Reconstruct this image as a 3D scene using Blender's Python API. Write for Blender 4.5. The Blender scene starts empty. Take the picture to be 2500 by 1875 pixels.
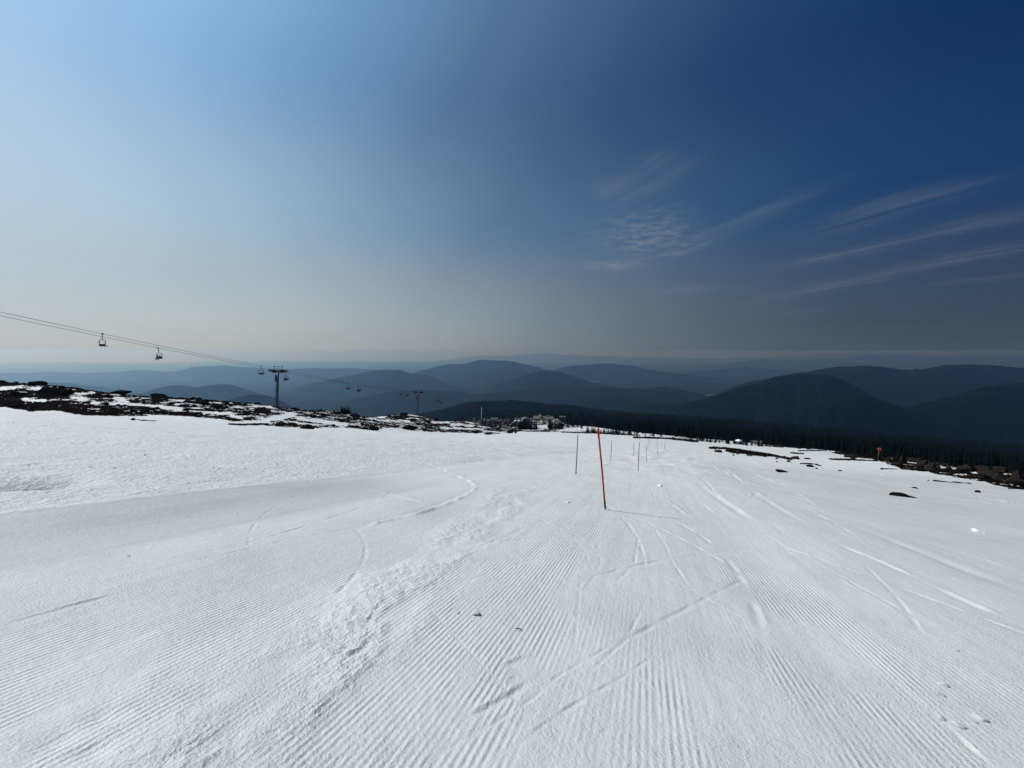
import bpy, math, random
import numpy as np
from mathutils import Vector, Matrix, Euler

R = math.radians
random.seed(7)
RNG = np.random.default_rng(11)
scn = bpy.context.scene
COL = scn.collection
PI = math.pi

# ------------------------------------------------------------------ camera
F_PX = 940.0                       # focal length for a 2500 px wide frame
PITCH = math.atan(79.5 / F_PX)
cs, sn = math.cos(PITCH), math.sin(PITCH)
cam_d = bpy.data.cameras.new('camera')
cam_d.sensor_width = 36.0
cam_d.lens = 36.0 * F_PX / 2500.0
cam_d.clip_start = 0.05
cam_d.clip_end = 200000.0
cam = bpy.data.objects.new('camera', cam_d)
COL.objects.link(cam)
cam.location = (0, 0, 0)
cam.rotation_euler = (PI / 2 - PITCH, 0, 0)
scn.camera = cam

def uv_of(px, py):
    """photo pixel -> (x/y, -z/y) of the ray through it"""
    cx = (px - 1250.0) / F_PX
    cy = (937.5 - py) / F_PX
    dy = cs + cy * sn
    return cx / dy, (sn - cy * cs) / dy

def project(x, y, z):
    f = y * cs - z * sn
    f = np.where(f < 0.05, 0.05, f)
    up = y * sn + z * cs
    return 1250.0 + F_PX * x / f, 937.5 - F_PX * up / f

def at(px, py, t):
    u, v = uv_of(px, py)
    return Vector((u * t, t, -v * t))

# ------------------------------------------------------------------ noise
_perm = np.random.default_rng(3).permutation(1024)
_ang = np.random.default_rng(4).random(1024) * 2 * PI
_gx, _gy = np.cos(_ang), np.sin(_ang)

def perlin(x, y, seed=0):
    x = np.asarray(x, dtype=np.float64) + seed * 17.31
    y = np.asarray(y, dtype=np.float64) + seed * 9.77
    xi = np.floor(x).astype(np.int64); yi = np.floor(y).astype(np.int64)
    xf = x - xi; yf = y - yi
    u = xf * xf * xf * (xf * (xf * 6 - 15) + 10)
    v = yf * yf * yf * (yf * (yf * 6 - 15) + 10)
    def g(ix, iy, dx, dy):
        h = _perm[(_perm[ix & 1023] + iy) & 1023]
        return _gx[h] * dx + _gy[h] * dy
    a = g(xi, yi, xf, yf); b = g(xi + 1, yi, xf - 1, yf)
    c = g(xi, yi + 1, xf, yf - 1); d = g(xi + 1, yi + 1, xf - 1, yf - 1)
    return ((a + u * (b - a)) * (1 - v) + (c + u * (d - c)) * v) * 1.5

def fbm(x, y, o=4, seed=0, gain=0.5):
    s = 0; a = 1.0; t = 0
    for i in range(o):
        s = s + a * perlin(x * 2 ** i, y * 2 ** i, seed + i * 3)
        t += a; a *= gain
    return s / t * 1.3

def sstep(a, b, x):
    t = np.clip((x - a) / (b - a), 0, 1)
    return t * t * (3 - 2 * t)

# ------------------------------------------------------------------ terrain heights
EYE = 1.6
A_X, B_Y = -0.068, -0.218
def plane_z(x, y):
    return -EYE + A_X * x + B_Y * y

TABLE = [
 (-300, [(60,985),(85,975),(120,905),(150,930),(300,1040),(600,1120),(4000,1170)]),
 (0,    [(60,1003),(88,995),(105,960),(125,930),(160,955),(300,1050),(600,1130),(4000,1170)]),
 (150,  [(60,1013),(76,1006),(100,974),(125,939),(160,965),(300,1050),(600,1130),(4000,1170)]),
 (300,  [(60,1022),(76,1016),(105,984),(128,961),(165,985),(300,1060),(600,1130),(4000,1170)]),
 (500,  [(60,1036),(82,1024),(110,998),(135,973),(170,995),(300,1065),(600,1130),(4000,1170)]),
 (650,  [(60,1047),(84,1038),(110,1010),(142,986),(175,1003),(300,1070),(600,1130),(4000,1170)]),
 (800,  [(60,1058),(95,1047),(130,1022),(180,1000),(210,1010),(350,1070),(600,1130),(4000,1170)]),
 (1000, [(60,1070),(100,1061),(160,1052),(210,1027),(255,1006),(300,1016),(500,1060),(900,1110),(4000,1170)]),
 (1120, [(60,1078),(120,1066),(210,1058),(300,1035),(395,1023),(550,1034),(900,1034),(1200,1025),(1500,1019),(2500,1006),(4000,1060)]),
 (1250, [(60,1085),(100,1075),(160,1066),(240,1059),(400,1053),(700,1043),(1000,1034),(1300,1025),(1500,1019),(2500,1003),(4000,1060)]),
 (1400, [(40,1111),(80,1088),(150,1070),(250,1061),(400,1054),(700,1044),(1000,1035),(1300,1027),(2500,1004),(4000,1060)]),
 (1600, [(40,1124),(80,1097),(150,1082),(250,1073),(400,1066),(700,1056),(1000,1047),(2500,1013),(4000,1070)]),
 (1800, [(40,1138),(80,1116),(150,1101),(250,1092),(400,1085),(550,1079),(1000,1062),(2500,1025),(4000,1080)]),
 (2000, [(40,1151),(80,1131),(150,1114),(250,1102),(340,1096),(450,1102),(1000,1080),(2500,1042),(4000,1090)]),
 (2250, [(40,1166),(60,1148),(80,1132),(110,1119),(150,1132),(300,1134),(500,1118),(1000,1096),(2500,1066),(4000,1110)]),
 (2500, [(28,1203),(36,1189),(45,1168),(56,1153),(80,1172),(200,1180),(500,1152),(1000,1125),(2500,1085),(4000,1130)]),
 (2850, [(20,1245),(28,1220),(36,1195),(45,1178),(70,1200),(200,1210),(500,1175),(1000,1140),(2500,1100),(4000,1150)]),
]
TS = np.exp(np.linspace(math.log(8), math.log(4500), 420))
UCOL, ZCOL = [], []
for px, knots in TABLE:
    u0 = uv_of(px, 1080)[0]
    ts = [8, 14, 20] if knots[0][0] <= 28 else [8, 14, 20, 28]
    ts = [t for t in ts if t < knots[0][0] * 0.85]
    zs = [plane_z(u0 * t, t) for t in ts]
    for t, py in knots:
        ts.append(t); zs.append(-uv_of(px, py)[1] * t)
    z = np.interp(TS, ts, zs)
    v = z / TS
    k = np.array([1, 2, 3, 2, 1.0]); k /= k.sum()
    vp = np.convolve(np.pad(v, 2, mode='edge'), k, mode='valid')
    UCOL.append(u0); ZCOL.append(vp)
UCOL = np.array(UCOL); ZCOL = np.array(ZCOL)
UG = np.linspace(UCOL[0], UCOL[-1], 340)
VG = np.array([np.interp(UG, UCOL, ZCOL[:, j]) for j in range(len(TS))])   # [t, u]
ku = np.hanning(17); ku /= ku.sum()
VG = np.array([np.convolve(np.pad(r, 8, mode='edge'), ku, mode='valid') for r in VG])

def table_z(x, y):
    yy = np.clip(y, 8.01, 4499)
    u = np.clip(x / yy, UG[0], UG[-1] - 1e-6)
    fu = (u - UG[0]) / (UG[1] - UG[0]); iu = np.clip(fu.astype(int), 0, len(UG) - 2); fu = fu - iu
    ft = (np.log(yy) - math.log(8)) / (math.log(4500) - math.log(8)) * (len(TS) - 1)
    it = np.clip(ft.astype(int), 0, len(TS) - 2); ft = ft - it
    v = (VG[it, iu] * (1 - fu) + VG[it, iu + 1] * fu) * (1 - ft) + (VG[it + 1, iu] * (1 - fu) + VG[it + 1, iu + 1] * fu) * ft
    return v * yy

def base_z(x, y):
    x = np.asarray(x, dtype=np.float64); y = np.asarray(y, dtype=np.float64)
    w = sstep(12, 30, y)
    return plane_z(x, y) * (1 - w) + table_z(x, np.maximum(y, 8.01)) * w

# lower edge of the rocky ground in the photograph
YB = np.array([(-300,983),(0,993),(75,1004),(140,1004),(203,1014),(260,1016),(330,1017),(384,1013),(500,1020),(547,1025),(585,1033),(626,1037),
 (694,1043),(762,1047),(790,1044),(852,1044),(886,1048),(922,1051),(940,1045),(976,1045),(1017,1050),(1044,1054),(1104,1056),(1172,1058),
 (1200,1060),(1250,1057),(1280,1050),(1350,1054),(1436,1057),(1560,1060),(1580,1060),(1620,1061),(1700,1078),(1850,1082),(1990,1085),(2050,1097),(2110,1112),
 (2130,1121),(2180,1137),(2200,1146),(2260,1152),(2330,1166),(2420,1181),(2470,1194),(2560,1196),(2800,1215)], float)
ANTI = [ # patches of snow lying in the rocks: polyline in photo pixels and half height
 ([(575,1035),(640,1029),(690,1017),(716,1010)], 5.5), ([(0,948),(60,947),(95,949)], 4.2), ([(166,958),(185,968),(200,975)], 6.5),
 ([(195,962),(225,960)], 3), ([(290,972),(305,980)], 5), ([(230,984),(300,986),(380,992),(440,1000)], 3.8), ([(60,976),(105,978)], 3),
 ([(415,977),(450,978)], 2.2), ([(620,992),(660,994)], 2.5), ([(500,1008),(560,1012),(590,1022)], 3.2), ([(730,1022),(790,1030),(840,1036)], 4.5),
 ([(842,1013),(900,1015)], 2.6), ([(900,1022),(935,1020)], 2.4), ([(930,1027),(1000,1030)], 2.6), ([(1000,1014),(1080,1015)], 2.3),
 ([(1060,1031),(1092,1032)], 3), ([(1105,1037),(1150,1040)], 3.5), ([(1080,1046),(1180,1047)], 2.4), ([(1180,1054),(1235,1056)], 2.5),
 ([(1375,1050),(1425,1046),(1460,1047)], 5), ([(1470,1046),(1510,1049)], 3.5), ([(1540,1054),(1600,1060),(1650,1066)], 4.5), ([(1722,1063),(1733,1068)], 6),
 ([(1745,1069),(1753,1070)], 5), ([(1846,1077),(1868,1078)], 4), ([(1780,1080),(1790,1074)], 3), ([(1320,1041),(1340,1043)], 4), ([(2215,1128),(2245,1134)],2), ([(2300,1142),(2330,1145)], 3),
 ([(2343,1146),(2368,1150)], 4), ([(2380,1158),(2402,1163)], 2.5), ([(2450,1170),(2465,1174)], 2.5), ([(1895,1091),(1960,1094)], 3),
]
STROKE = [ # bare strips lying out on the snow
 ([(1735,1094),(1765,1095),(1800,1099),(1850,1106),(1880,1111),(1912,1117),(1930,1121)], 3.0, 1.0), ([(1780,1101),(1830,1107),(1870,1112)], 5.0, 0.85),
 ([(1932,1106),(1960,1108)], 1.6, 1.0), ([(1950,1101),(2010,1100)], 1.3, 1.0), ([(2025,1121),(2060,1122),(2110,1124),(2140,1126)], 1.5, 1.0),
 ([(1955,1132),(1985,1133)], 1.4, 1.0), ([(1990,1134),(2003,1137)], 1.2, 1.0), ([(2150,1145),(2190,1146)], 1.4, 1.0), ([(2280,1174),(2330,1178),(2370,1180)], 1.8, 1.0),
 ([(1550,1068),(1600,1069),(1640,1071),(1700,1078)], 2.6, 0.95), ([(560,1036),(600,1037),(650,1035)], 2.2, 1.0), ([(327,1024),(350,1027),(380,1028)], 0.9, 1.0),
 ([(2465,1192),(2500,1193)], 2.5, 1.0), ([(2070,1112),(2110,1116),(2140,1119)], 4, 0.9), ([(2390,1198),(2420,1200)], 1.2, 1.0), ([(1250,1052),(1340,1054)], 1.3, 0.9), ([(1372,1055),(1430,1057)], 1.6, .95),
 ([(1440,1057),(1500,1060),(1560,1063)], 1.6, .9)]

def poly_dist(px, py, pts, ys=2.2):
    d = np.full(px.shape, 1e9)
    for (x0, y0), (x1, y1) in zip(pts[:-1], pts[1:]):
        ax, ay, bx, by = x0, y0 * ys, x1, y1 * ys
        vx, vy = bx - ax, by - ay
        L = vx * vx + vy * vy + 1e-9
        s = np.clip(((px - ax) * vx + (py * ys - ay) * vy) / L, 0, 1)
        d = np.minimum(d, np.hypot(px - ax - s * vx, py * ys - ay - s * vy))
    return d / ys

def rock_mask(x, y, z):
    """bare ground (above .5) or snow (below), for points of the base surface"""
    px, py = project(x, y, z)
    yb = np.interp(px, YB[:, 0], YB[:, 1])
    inside = sstep(-2.0, 1.0, yb + 1.6 * fbm(x / 5.0, y / 9.0, 2, 5) - py) * sstep(22, 30, y)
    left = px < 1270
    bias = np.interp(px, [-200, 0, 150, 300, 480, 760, 1000, 1200, 1300, 1500, 1600, 1800, 1950, 2050, 2200, 2400, 2700],
                     [.50, .46, .40, .27, .15, .11, .14, .24, .18, -.05, .05, .05, .25, .32, .34, .3, .32])
    n1 = 0.50 * fbm(x / 6.5, y / 8.0, 4, 21, 0.62) + 0.30 * fbm(x / 1.7, y / 2.4, 3, 33, 0.6) + 0.30 * fbm(x / .55, y / 1.1, 2, 37, .6)
    n2 = 0.62 * fbm(x / 16.0, y / 30.0, 4, 23, 0.62) + 0.38 * fbm(x / 4.0, y / 9.0, 3, 35, 0.6)
    wf = sstep(180, 330, y); n = n1 * (1 - wf) + n2 * wf
    bias = bias + .22 * sstep(600, 800, y) * (px < 1296)
    # dark belt along the foot of the moraine
    belt = np.where(left & (px < 640), np.exp(-((yb - 7 - py) / 5.5) ** 2) * 0.32, 0)
    ridge = np.where(left & (px < 1200), np.exp(-((yb - py - 46) / 16.0) ** 2) * 0.06, 0)
    val = 0.5 + (n * 1.75 + bias + belt + ridge) * 0.85
    for pts, hh in ANTI:
        m = (np.abs(px - np.mean([p[0] for p in pts])) < 160)
        if m.any():
            d = poly_dist(px[m], py[m], pts)
            val[m] -= 0.75 * sstep(hh * 1.35, hh * 0.5, d + 5.5 * n[m])
    val = val * inside
    # forest floor
    ff = sstep(0.0, 1.0, (y - np.interp(px, [900, 1250, 1360, 1385, 1450, 1520, 1580, 1650, 1800, 1950, 2050, 2200, 2350, 2500], [1250, 1330, 1330, 850, 760, 600, 500, 480, 520, 420, 300, 130, 90, 65])) / (0.16 * y))
    val = np.maximum(val, ff * 1.0)
    # strips
    for pts, hh, s in STROKE:
        m = (np.abs(px - np.mean([p[0] for p in pts])) < 150) & (py < 1230)
        if m.any():
            d = poly_dist(px[m], py[m], pts)
            val[m] = np.maximum(val[m], s * sstep(hh * 1.35, hh * 0.5, d + 2.6 * np.clip(n[m], -1, 1) * hh * 0.5) * (1 - 1.6 * np.clip(-n[m] - .06, 0, .6)))
    val = np.where(y > 28, val, 0)
    return np.clip(val, 0, 1), ff

def undulate(x, y):
    d = np.hypot(x, y)
    a = np.clip((d - 2.0) / 30.0, 0, 1)
    return (0.012 + 0.10 * a) * fbm(x / 5.0, y / 7.0, 3, 41) + 0.05 * a * fbm(x / 1.7, y / 2.4, 2, 47)

def ground_at(px, py, tmin=1.2, tmax=4200):
    u, v = uv_of(px, py)
    t = np.exp(np.linspace(math.log(tmin), math.log(tmax), 3000))
    z = base_z(u * t, t) + undulate(u * t, t)
    hit = np.nonzero(-v * t <= z)[0]
    if len(hit) == 0:
        i = int(np.argmin(-v * t - z))
        return Vector((u * t[i], t[i], z[i]))
    i = max(hit[0], 1)
    f0, f1 = -v * t[i - 1] - z[i - 1], -v * t[i] - z[i]
    s = f0 / (f0 - f1 + 1e-12)
    tt = t[i - 1] + s * (t[i] - t[i - 1])
    return Vector((u * tt, tt, -v * tt))

def gz(x, y):
    return float(base_z(np.array([x]), np.array([y]))[0] + undulate(np.array([x]), np.array([y]))[0])

# ------------------------------------------------------------------ materials
def nt(m):
    m.use_nodes = True
    n = m.node_tree
    for k in list(n.nodes): n.nodes.remove(k)
    return n

def N(t, typ, **kw):
    n = t.nodes.new(typ)
    for k, v in kw.items():
        if k.startswith('i_'):
            n.inputs[k[2:].replace('_', ' ')].default_value = v
        else:
            setattr(n, k, v)
    return n

def math_n(t, op, a, b=None, c=None, clamp=False):
    n = t.nodes.new('ShaderNodeMath'); n.operation = op; n.use_clamp = clamp
    for i, v in enumerate((a, b, c)):
        if v is None: continue
        if isinstance(v, (int, float)): n.inputs[i].default_value = v
        else: t.links.new(v, n.inputs[i])
    return n.outputs[0]

def mixc(t, f, a, b):
    n = t.nodes.new('ShaderNodeMix'); n.data_type = 'RGBA'
    for sock, v in ((n.inputs[0], f), (n.inputs[6], a), (n.inputs[7], b)):
        if isinstance(v, (int, float)): sock.default_value = v
        elif isinstance(v, tuple): sock.default_value = (*v[:3], 1)
        else: t.links.new(v, sock)
    return n.outputs[2]

def simple(name, col, rough=0.7, metal=0.0, var=0.3, scale=8.0, bump=0.0, spec=0.3, col2=None):
    m = bpy.data.materials.new(name)
    t = nt(m)
    out = N(t, 'ShaderNodeOutputMaterial'); b = N(t, 'ShaderNodeBsdfPrincipled')
    tc = N(t, 'ShaderNodeTexCoord')
    no = N(t, 'ShaderNodeTexNoise'); no.inputs['Scale'].default_value = scale; no.inputs['Detail'].default_value = 5
    t.links.new(tc.outputs['Object'], no.inputs['Vector'])
    c2 = col2 or tuple(c * (1 - var) for c in col)
    f = math_n(t, 'MULTIPLY_ADD', no.outputs['Fac'], 2.2, -0.6, clamp=True)
    t.links.new(mixc(t, f, c2, col), b.inputs['Base Color'])
    b.inputs['Roughness'].default_value = rough
    b.inputs['Metallic'].default_value = metal
    b.inputs['Specular IOR Level'].default_value = spec
    if bump > 0:
        bp = N(t, 'ShaderNodeBump'); bp.inputs['Strength'].default_value = 1; bp.inputs['Distance'].default_value = bump
        t.links.new(no.outputs['Fac'], bp.inputs['Height']); t.links.new(bp.outputs[0], b.inputs['Normal'])
    t.links.new(b.outputs[0], out.inputs[0])
    return m

def ground_material():
    m = bpy.data.materials.new('snow_and_scree'); t = nt(m); L = t.links.new
    out = N(t, 'ShaderNodeOutputMaterial')
    geo = N(t, 'ShaderNodeNewGeometry')
    sep = N(t, 'ShaderNodeSeparateXYZ'); L(geo.outputs['Position'], sep.inputs[0])
    def attr(n):
        a = N(t, 'ShaderNodeAttribute'); a.attribute_name = n; return a.outputs['Fac']
    rock, cord, groom_shade, forest, crust = attr('rock'), attr('cord'), attr('groom_shade'), attr('forest'), attr('crust')
    def noise(scale, detail=4, rough=0.55):
        n = N(t, 'ShaderNodeTexNoise'); n.inputs['Scale'].default_value = scale
        n.inputs['Detail'].default_value = detail; n.inputs['Roughness'].default_value = rough
        L(geo.outputs['Position'], n.inputs['Vector']); return n.outputs['Fac']
    n_fine, n_mid, n_big = noise(62, 5, .6), noise(13, 4), noise(1.7, 4)
    # stretched noise along the fall line (groomer direction)
    mp = N(t, 'ShaderNodeMapping'); mp.inputs['Rotation'].default_value = (0, 0, math.atan(0.35))
    L(geo.outputs['Position'], mp.inputs['Vector'])
    mp2 = N(t, 'ShaderNodeVectorMath', operation='MULTIPLY'); mp2.inputs[1].default_value = (3.2, 0.10, 1.0)
    L(mp.outputs[0], mp2.inputs[0])
    ns = N(t, 'ShaderNodeTexNoise'); ns.inputs['Scale'].default_value = 1.0; ns.inputs['Detail'].default_value = 5
    L(mp2.outputs[0], ns.inputs['Vector']); n_str = ns.outputs['Fac']
    # corduroy
    p = math_n(t, 'MULTIPLY_ADD', sep.outputs['Y'], -0.35, sep.outputs['X'])
    wob = math_n(t, 'MULTIPLY', n_mid, 0.012)
    p = math_n(t, 'ADD', p, wob)
    s = math_n(t, 'SINE', math_n(t, 'MULTIPLY', p, 2 * PI / 0.044))
    patch = math_n(t, 'MULTIPLY_ADD', n_big, 3.0, -0.85, clamp=True)
    amp = math_n(t, 'MULTIPLY', math_n(t, 'MULTIPLY', cord, 0.0031), math_n(t, 'MULTIPLY_ADD', patch, 0.9, 0.1))
    amp = math_n(t, 'MULTIPLY', amp, math_n(t, 'MULTIPLY_ADD', n_mid, 1.3, 0.35))
    h = math_n(t, 'MULTIPLY', s, amp)
    h = math_n(t, 'MULTIPLY_ADD', n_fine, math_n(t, 'MULTIPLY_ADD', math_n(t, 'MULTIPLY_ADD', noise(.8, 4, .6), 3.0, -1.1, clamp=True), .013, .005), h)
    h = math_n(t, 'MULTIPLY_ADD', n_mid, 0.010, h)
    h = math_n(t, 'MULTIPLY_ADD', n_str, math_n(t, 'MULTIPLY', 0.022, 1.0), h)
    h = math_n(t, 'ADD', h, math_n(t, 'MULTIPLY', crust, math_n(t, 'MULTIPLY', noise(7.5, 5, .65), 0.10)))
    bp = N(t, 'ShaderNodeBump'); bp.inputs['Strength'].default_value = 1.0; bp.inputs['Distance'].default_value = 1.0
    L(h, bp.inputs['Height'])
    snow = N(t, 'ShaderNodeBsdfPrincipled')
    c0 = mixc(t, groom_shade, (.685, .687, .662), (.495, .499, .483))  # lane grey and painted foreground dimming both lower the albedo here
    dirt = math_n(t, 'MULTIPLY_ADD', noise(0.9, 5, .65), 2.4, -1.15, clamp=True)
    c1 = mixc(t, math_n(t, 'MULTIPLY', dirt, 0.16), c0, (.46, .455, .45))
    c2 = mixc(t, math_n(t, 'MULTIPLY', math_n(t, 'MULTIPLY_ADD', n_str, 3.0, -1.25, clamp=True), 0.22), c1, (.50, .505, .505))
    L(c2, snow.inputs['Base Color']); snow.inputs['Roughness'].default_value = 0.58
    snow.inputs['Specular IOR Level'].default_value = 0.42
    L(bp.outputs[0], snow.inputs['Normal'])
    # rock / soil
    rk = N(t, 'ShaderNodeBsdfPrincipled'); rk.inputs['Roughness'].default_value = 0.95; rk.inputs['Specular IOR Level'].default_value = 0.0
    rn = noise(0.9, 6, .7)
    rc = mixc(t, math_n(t, 'MULTIPLY_ADD', rn, 2.4, -0.7, clamp=True), (.004, .0035, .0035), (.014, .010, .008))
    rc = mixc(t, forest, rc, (.004, .006, .005))
    L(rc, rk.inputs['Base Color'])
    rb = N(t, 'ShaderNodeBump'); rb.inputs['Strength'].default_value = 1; rb.inputs['Distance'].default_value = 0.8
    L(rn, rb.inputs['Height']); L(rb.outputs[0], rk.inputs['Normal'])
    edge = math_n(t, 'MULTIPLY_ADD', noise(1.3, 5, .7), 0.34, -0.17)
    f = math_n(t, 'ADD', rock, math_n(t, 'MULTIPLY', edge, math_n(t, 'MULTIPLY', math_n(t, 'GREATER_THAN', rock, 0.08), 1.0)))
    mr = N(t, 'ShaderNodeMapRange'); mr.inputs['From Min'].default_value = .47; mr.inputs['From Max'].default_value = .53
    L(f, mr.inputs['Value'])
    mx = N(t, 'ShaderNodeMixShader'); L(mr.outputs[0], mx.inputs[0]); L(snow.outputs[0], mx.inputs[1]); L(rk.outputs[0], mx.inputs[2])
    L(mx.outputs[0], out.inputs[0])
    return m

def hill_material(name, snowy=False):
    m = bpy.data.materials.new(name); t = nt(m); L = t.links.new
    out = N(t, 'ShaderNodeOutputMaterial'); b = N(t, 'ShaderNodeBsdfPrincipled'); b.inputs['Roughness'].default_value = 1
    b.inputs['Specular IOR Level'].default_value = 0
    geo = N(t, 'ShaderNodeNewGeometry')
    def noise(scale, detail=6, rough=0.6):
        n = N(t, 'ShaderNodeTexNoise'); n.inputs['Scale'].default_value = scale; n.inputs['Detail'].default_value = detail
        n.inputs['Roughness'].default_value = rough; L(geo.outputs['Position'], n.inputs['Vector']); return n.outputs['Fac']
    a = N(t, 'ShaderNodeAttribute'); a.attribute_name = 'clearing'
    c = mixc(t, math_n(t, 'MULTIPLY_ADD', noise(0.0016), 2.5, -0.75, clamp=True), (.0025, .0045, .0035), (.007, .010, .007))
    c = mixc(t, math_n(t, 'MULTIPLY_ADD', noise(0.02, 3), 2.0, -0.5, clamp=True), c, (.004, .0065, .0045))
    c = mixc(t, a.outputs['Fac'], c, (.34, .33, .30))
    L(c, b.inputs['Base Color'])
    bp = N(t, 'ShaderNodeBump'); bp.inputs['Strength'].default_value = .8; bp.inputs['Distance'].default_value = 25
    L(noise(0.012, 5, .6), bp.inputs['Height']); L(bp.outputs[0], b.inputs['Normal'])
    L(b.outputs[0], out.inputs[0])
    return m

M = {}
M['ground'] = ground_material()
M['hill'] = hill_material('forested_hill')
M['rock_dark'] = simple('dark_basalt', (.012, .0095, .009), .95, var=.6, scale=2.2, bump=.10, spec=0)
M['rock_brown'] = simple('brown_boulder', (.032, .026, .022), .95, var=.65, scale=2.5, bump=.10, spec=0)
M['snow_clod'] = simple('snow_clod', (.82, .82, .80), .8, var=.06, scale=20, bump=.01)
M['needles'] = simple('conifer_needles', (.005, .0075, .0055), .95, var=.6, scale=1.2, spec=0)
M['bark'] = simple('bark', (.05, .038, .028), .95, var=.4, scale=6, bump=.02)
M['steel'] = simple('galvanised_steel', (.075, .08, .09), .55, .6, var=.3, scale=3)
M['darksteel'] = simple('painted_dark_steel', (.012, .013, .016), .6, .2, var=.3, scale=4)
M['rope'] = simple('wire_rope', (.09, .09, .09), .6, .4, var=.3, scale=1)
M['pad'] = simple('chair_pad', (.02, .02, .022), .7, var=.3, scale=6)
M['red'] = simple('red_pole_plastic', (.40, .020, .016), .45, var=.25, scale=9)
M['green'] = simple('green_pole_base', (.012, .07, .055), .5, var=.3, scale=9)
M['blackpole'] = simple('weathered_dark_bamboo', (.055, .058, .068), .7, var=.5, scale=7)
M['redbrown'] = simple('faded_red_bamboo', (.13, .045, .04), .7, var=.4, scale=7)
M['orange'] = simple('orange_sign_board', (.42, .085, .055), .5, var=.15, scale=5)
M['wood'] = simple('weathered_wood', (.22, .19, .16), .85, var=.4, scale=5)
M['cloth_a'] = simple('black_ski_clothing', (.015, .016, .02), .9, var=.4, scale=9)
M['cloth_b'] = simple('navy_ski_clothing', (.02, .028, .055), .9, var=.4, scale=9)
M['helmet'] = simple('helmet_shell', (.02, .02, .02), .4, var=.3, scale=5)
M['helmet_w'] = simple('pale_helmet_shell', (.6, .62, .65), .4, var=.2, scale=5)
M['skis'] = simple('ski_topsheet', (.08, .08, .09), .4, var=.4, scale=4)
M['lodge_wall'] = simple('pale_timber_wall', (.34, .31, .27), .9, var=.2, scale=.4)
M['lodge_roof'] = simple('weathered_shingle_roof', (.22, .20, .175), .9, var=.4, scale=.6)
M['stone'] = simple('stone_masonry', (.28, .25, .23), .9, var=.35, scale=.9)
M['metalroof'] = simple('grey_metal_roof', (.16, .155, .16), .5, .3, var=.25, scale=.5)
M['glass'] = simple('dark_window_glass', (.03, .035, .04), .2, var=.3, scale=1)
M['hut'] = simple('slate_blue_boards', (.05, .065, .085), .8, var=.3, scale=1)
M['roofsnow'] = simple('snow_on_roof', (.85, .87, .9), .8, var=.06, scale=1)
for nm, c in (('car_white', (.7, .7, .7)), ('car_grey', (.2, .21, .22)), ('car_blue', (.04, .08, .18)), ('car_red', (.3, .03, .03)), ('car_black', (.02, .02, .02))):
    M[nm] = simple(nm, c, .3, .1, var=.12, scale=1, spec=.5)
M['rubber'] = simple('tyre_rubber', (.02, .02, .02), .9, var=.2, scale=3)
M['asphalt'] = simple('wet_asphalt', (.05, .05, .055), .8, var=.3, scale=.2)

for n_ in M['snow_clod'].node_tree.nodes:
    if n_.type == 'BSDF_PRINCIPLED':
        n_.inputs['Subsurface Weight'].default_value = .6; n_.inputs['Subsurface Radius'].default_value = (1, 1, 1); n_.inputs['Subsurface Scale'].default_value = .05

# ------------------------------------------------------------------ mesh helpers
class MB:
    def __init__(s): s.v = []; s.f = []
    def add(s, vs, fs):
        o = len(s.v); s.v += [tuple(v) for v in vs]; s.f += [tuple(i + o for i in f) for f in fs]; return s
    def box(s, c, size, rot=None, taper=1.0):
        hx, hy, hz = (k / 2 for k in size)
        vs = []
        for z, k in ((-hz, 1.0), (hz, taper)):
            vs += [Vector((-hx * k, -hy * k, z)), Vector((hx * k, -hy * k, z)), Vector((hx * k, hy * k, z)), Vector((-hx * k, hy * k, z))]
        if rot is not None: vs = [rot @ v for v in vs]
        vs = [v + Vector(c) for v in vs]
        return s.add(vs, [(0, 3, 2, 1), (4, 5, 6, 7), (0, 1, 5, 4), (1, 2, 6, 5), (2, 3, 7, 6), (3, 0, 4, 7)])
    def tube(s, pts, r, n=8, cap=True):
        pts = [Vector(p) for p in pts]
        rs = r if isinstance(r, (list, tuple)) else [r] * len(pts)
        o = len(s.v)
        up = Vector((0, 0, 1))
        for i, p in enumerate(pts):
            d = (pts[min(i + 1, len(pts) - 1)] - pts[max(i - 1, 0)]).normalized()
            a = d.cross(up if abs(d.z) < .95 else Vector((1, 0, 0))).normalized(); b = d.cross(a).normalized()
            for k in range(n):
                an = 2 * PI * k / n
                s.v.append(tuple(p + (a * math.cos(an) + b * math.sin(an)) * rs[i]))
        for i in range(len(pts) - 1):
            for k in range(n):
                s.f.append((o + i * n + k, o + i * n + (k + 1) % n, o + (i + 1) * n + (k + 1) % n, o + (i + 1) * n + k))
        if cap:
            s.f.append(tuple(o + k for k in range(n))[::-1]); s.f.append(tuple(o + (len(pts) - 1) * n + k for k in range(n)))
        return s
    def prism(s, outline, y0, y1):
        """outline in x,z extruded along y"""
        n = len(outline); o = len(s.v)
        s.v += [(x, y0, z) for x, z in outline] + [(x, y1, z) for x, z in outline]
        s.f.append(tuple(o + i for i in range(n))); s.f.append(tuple(o + n + i for i in range(n))[::-1])
        for i in range(n):
            j = (i + 1) % n
            s.f.append((o + i, o + n + i, o + n + j, o + j))
        return s
    def mesh(s, name):
        me = bpy.data.meshes.new(name); me.from_pydata(s.v, [], s.f); me.validate(); me.update(); return me
    def build(s, name, mat, parent=None, smooth=False):
        me = s.mesh(name); me.materials.append(mat)
        if smooth: me.polygons.foreach_set('use_smooth', [True] * len(me.polygons))
        o = bpy.data.objects.new(name, me); COL.objects.link(o)
        if parent: o.parent = parent
        return o

def tag(o, label=None, cat=None, group=None, kind=None):
    if label: o['label'] = label
    if cat: o['category'] = cat
    if group: o['group'] = group
    if kind: o['kind'] = kind
    return o

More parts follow.
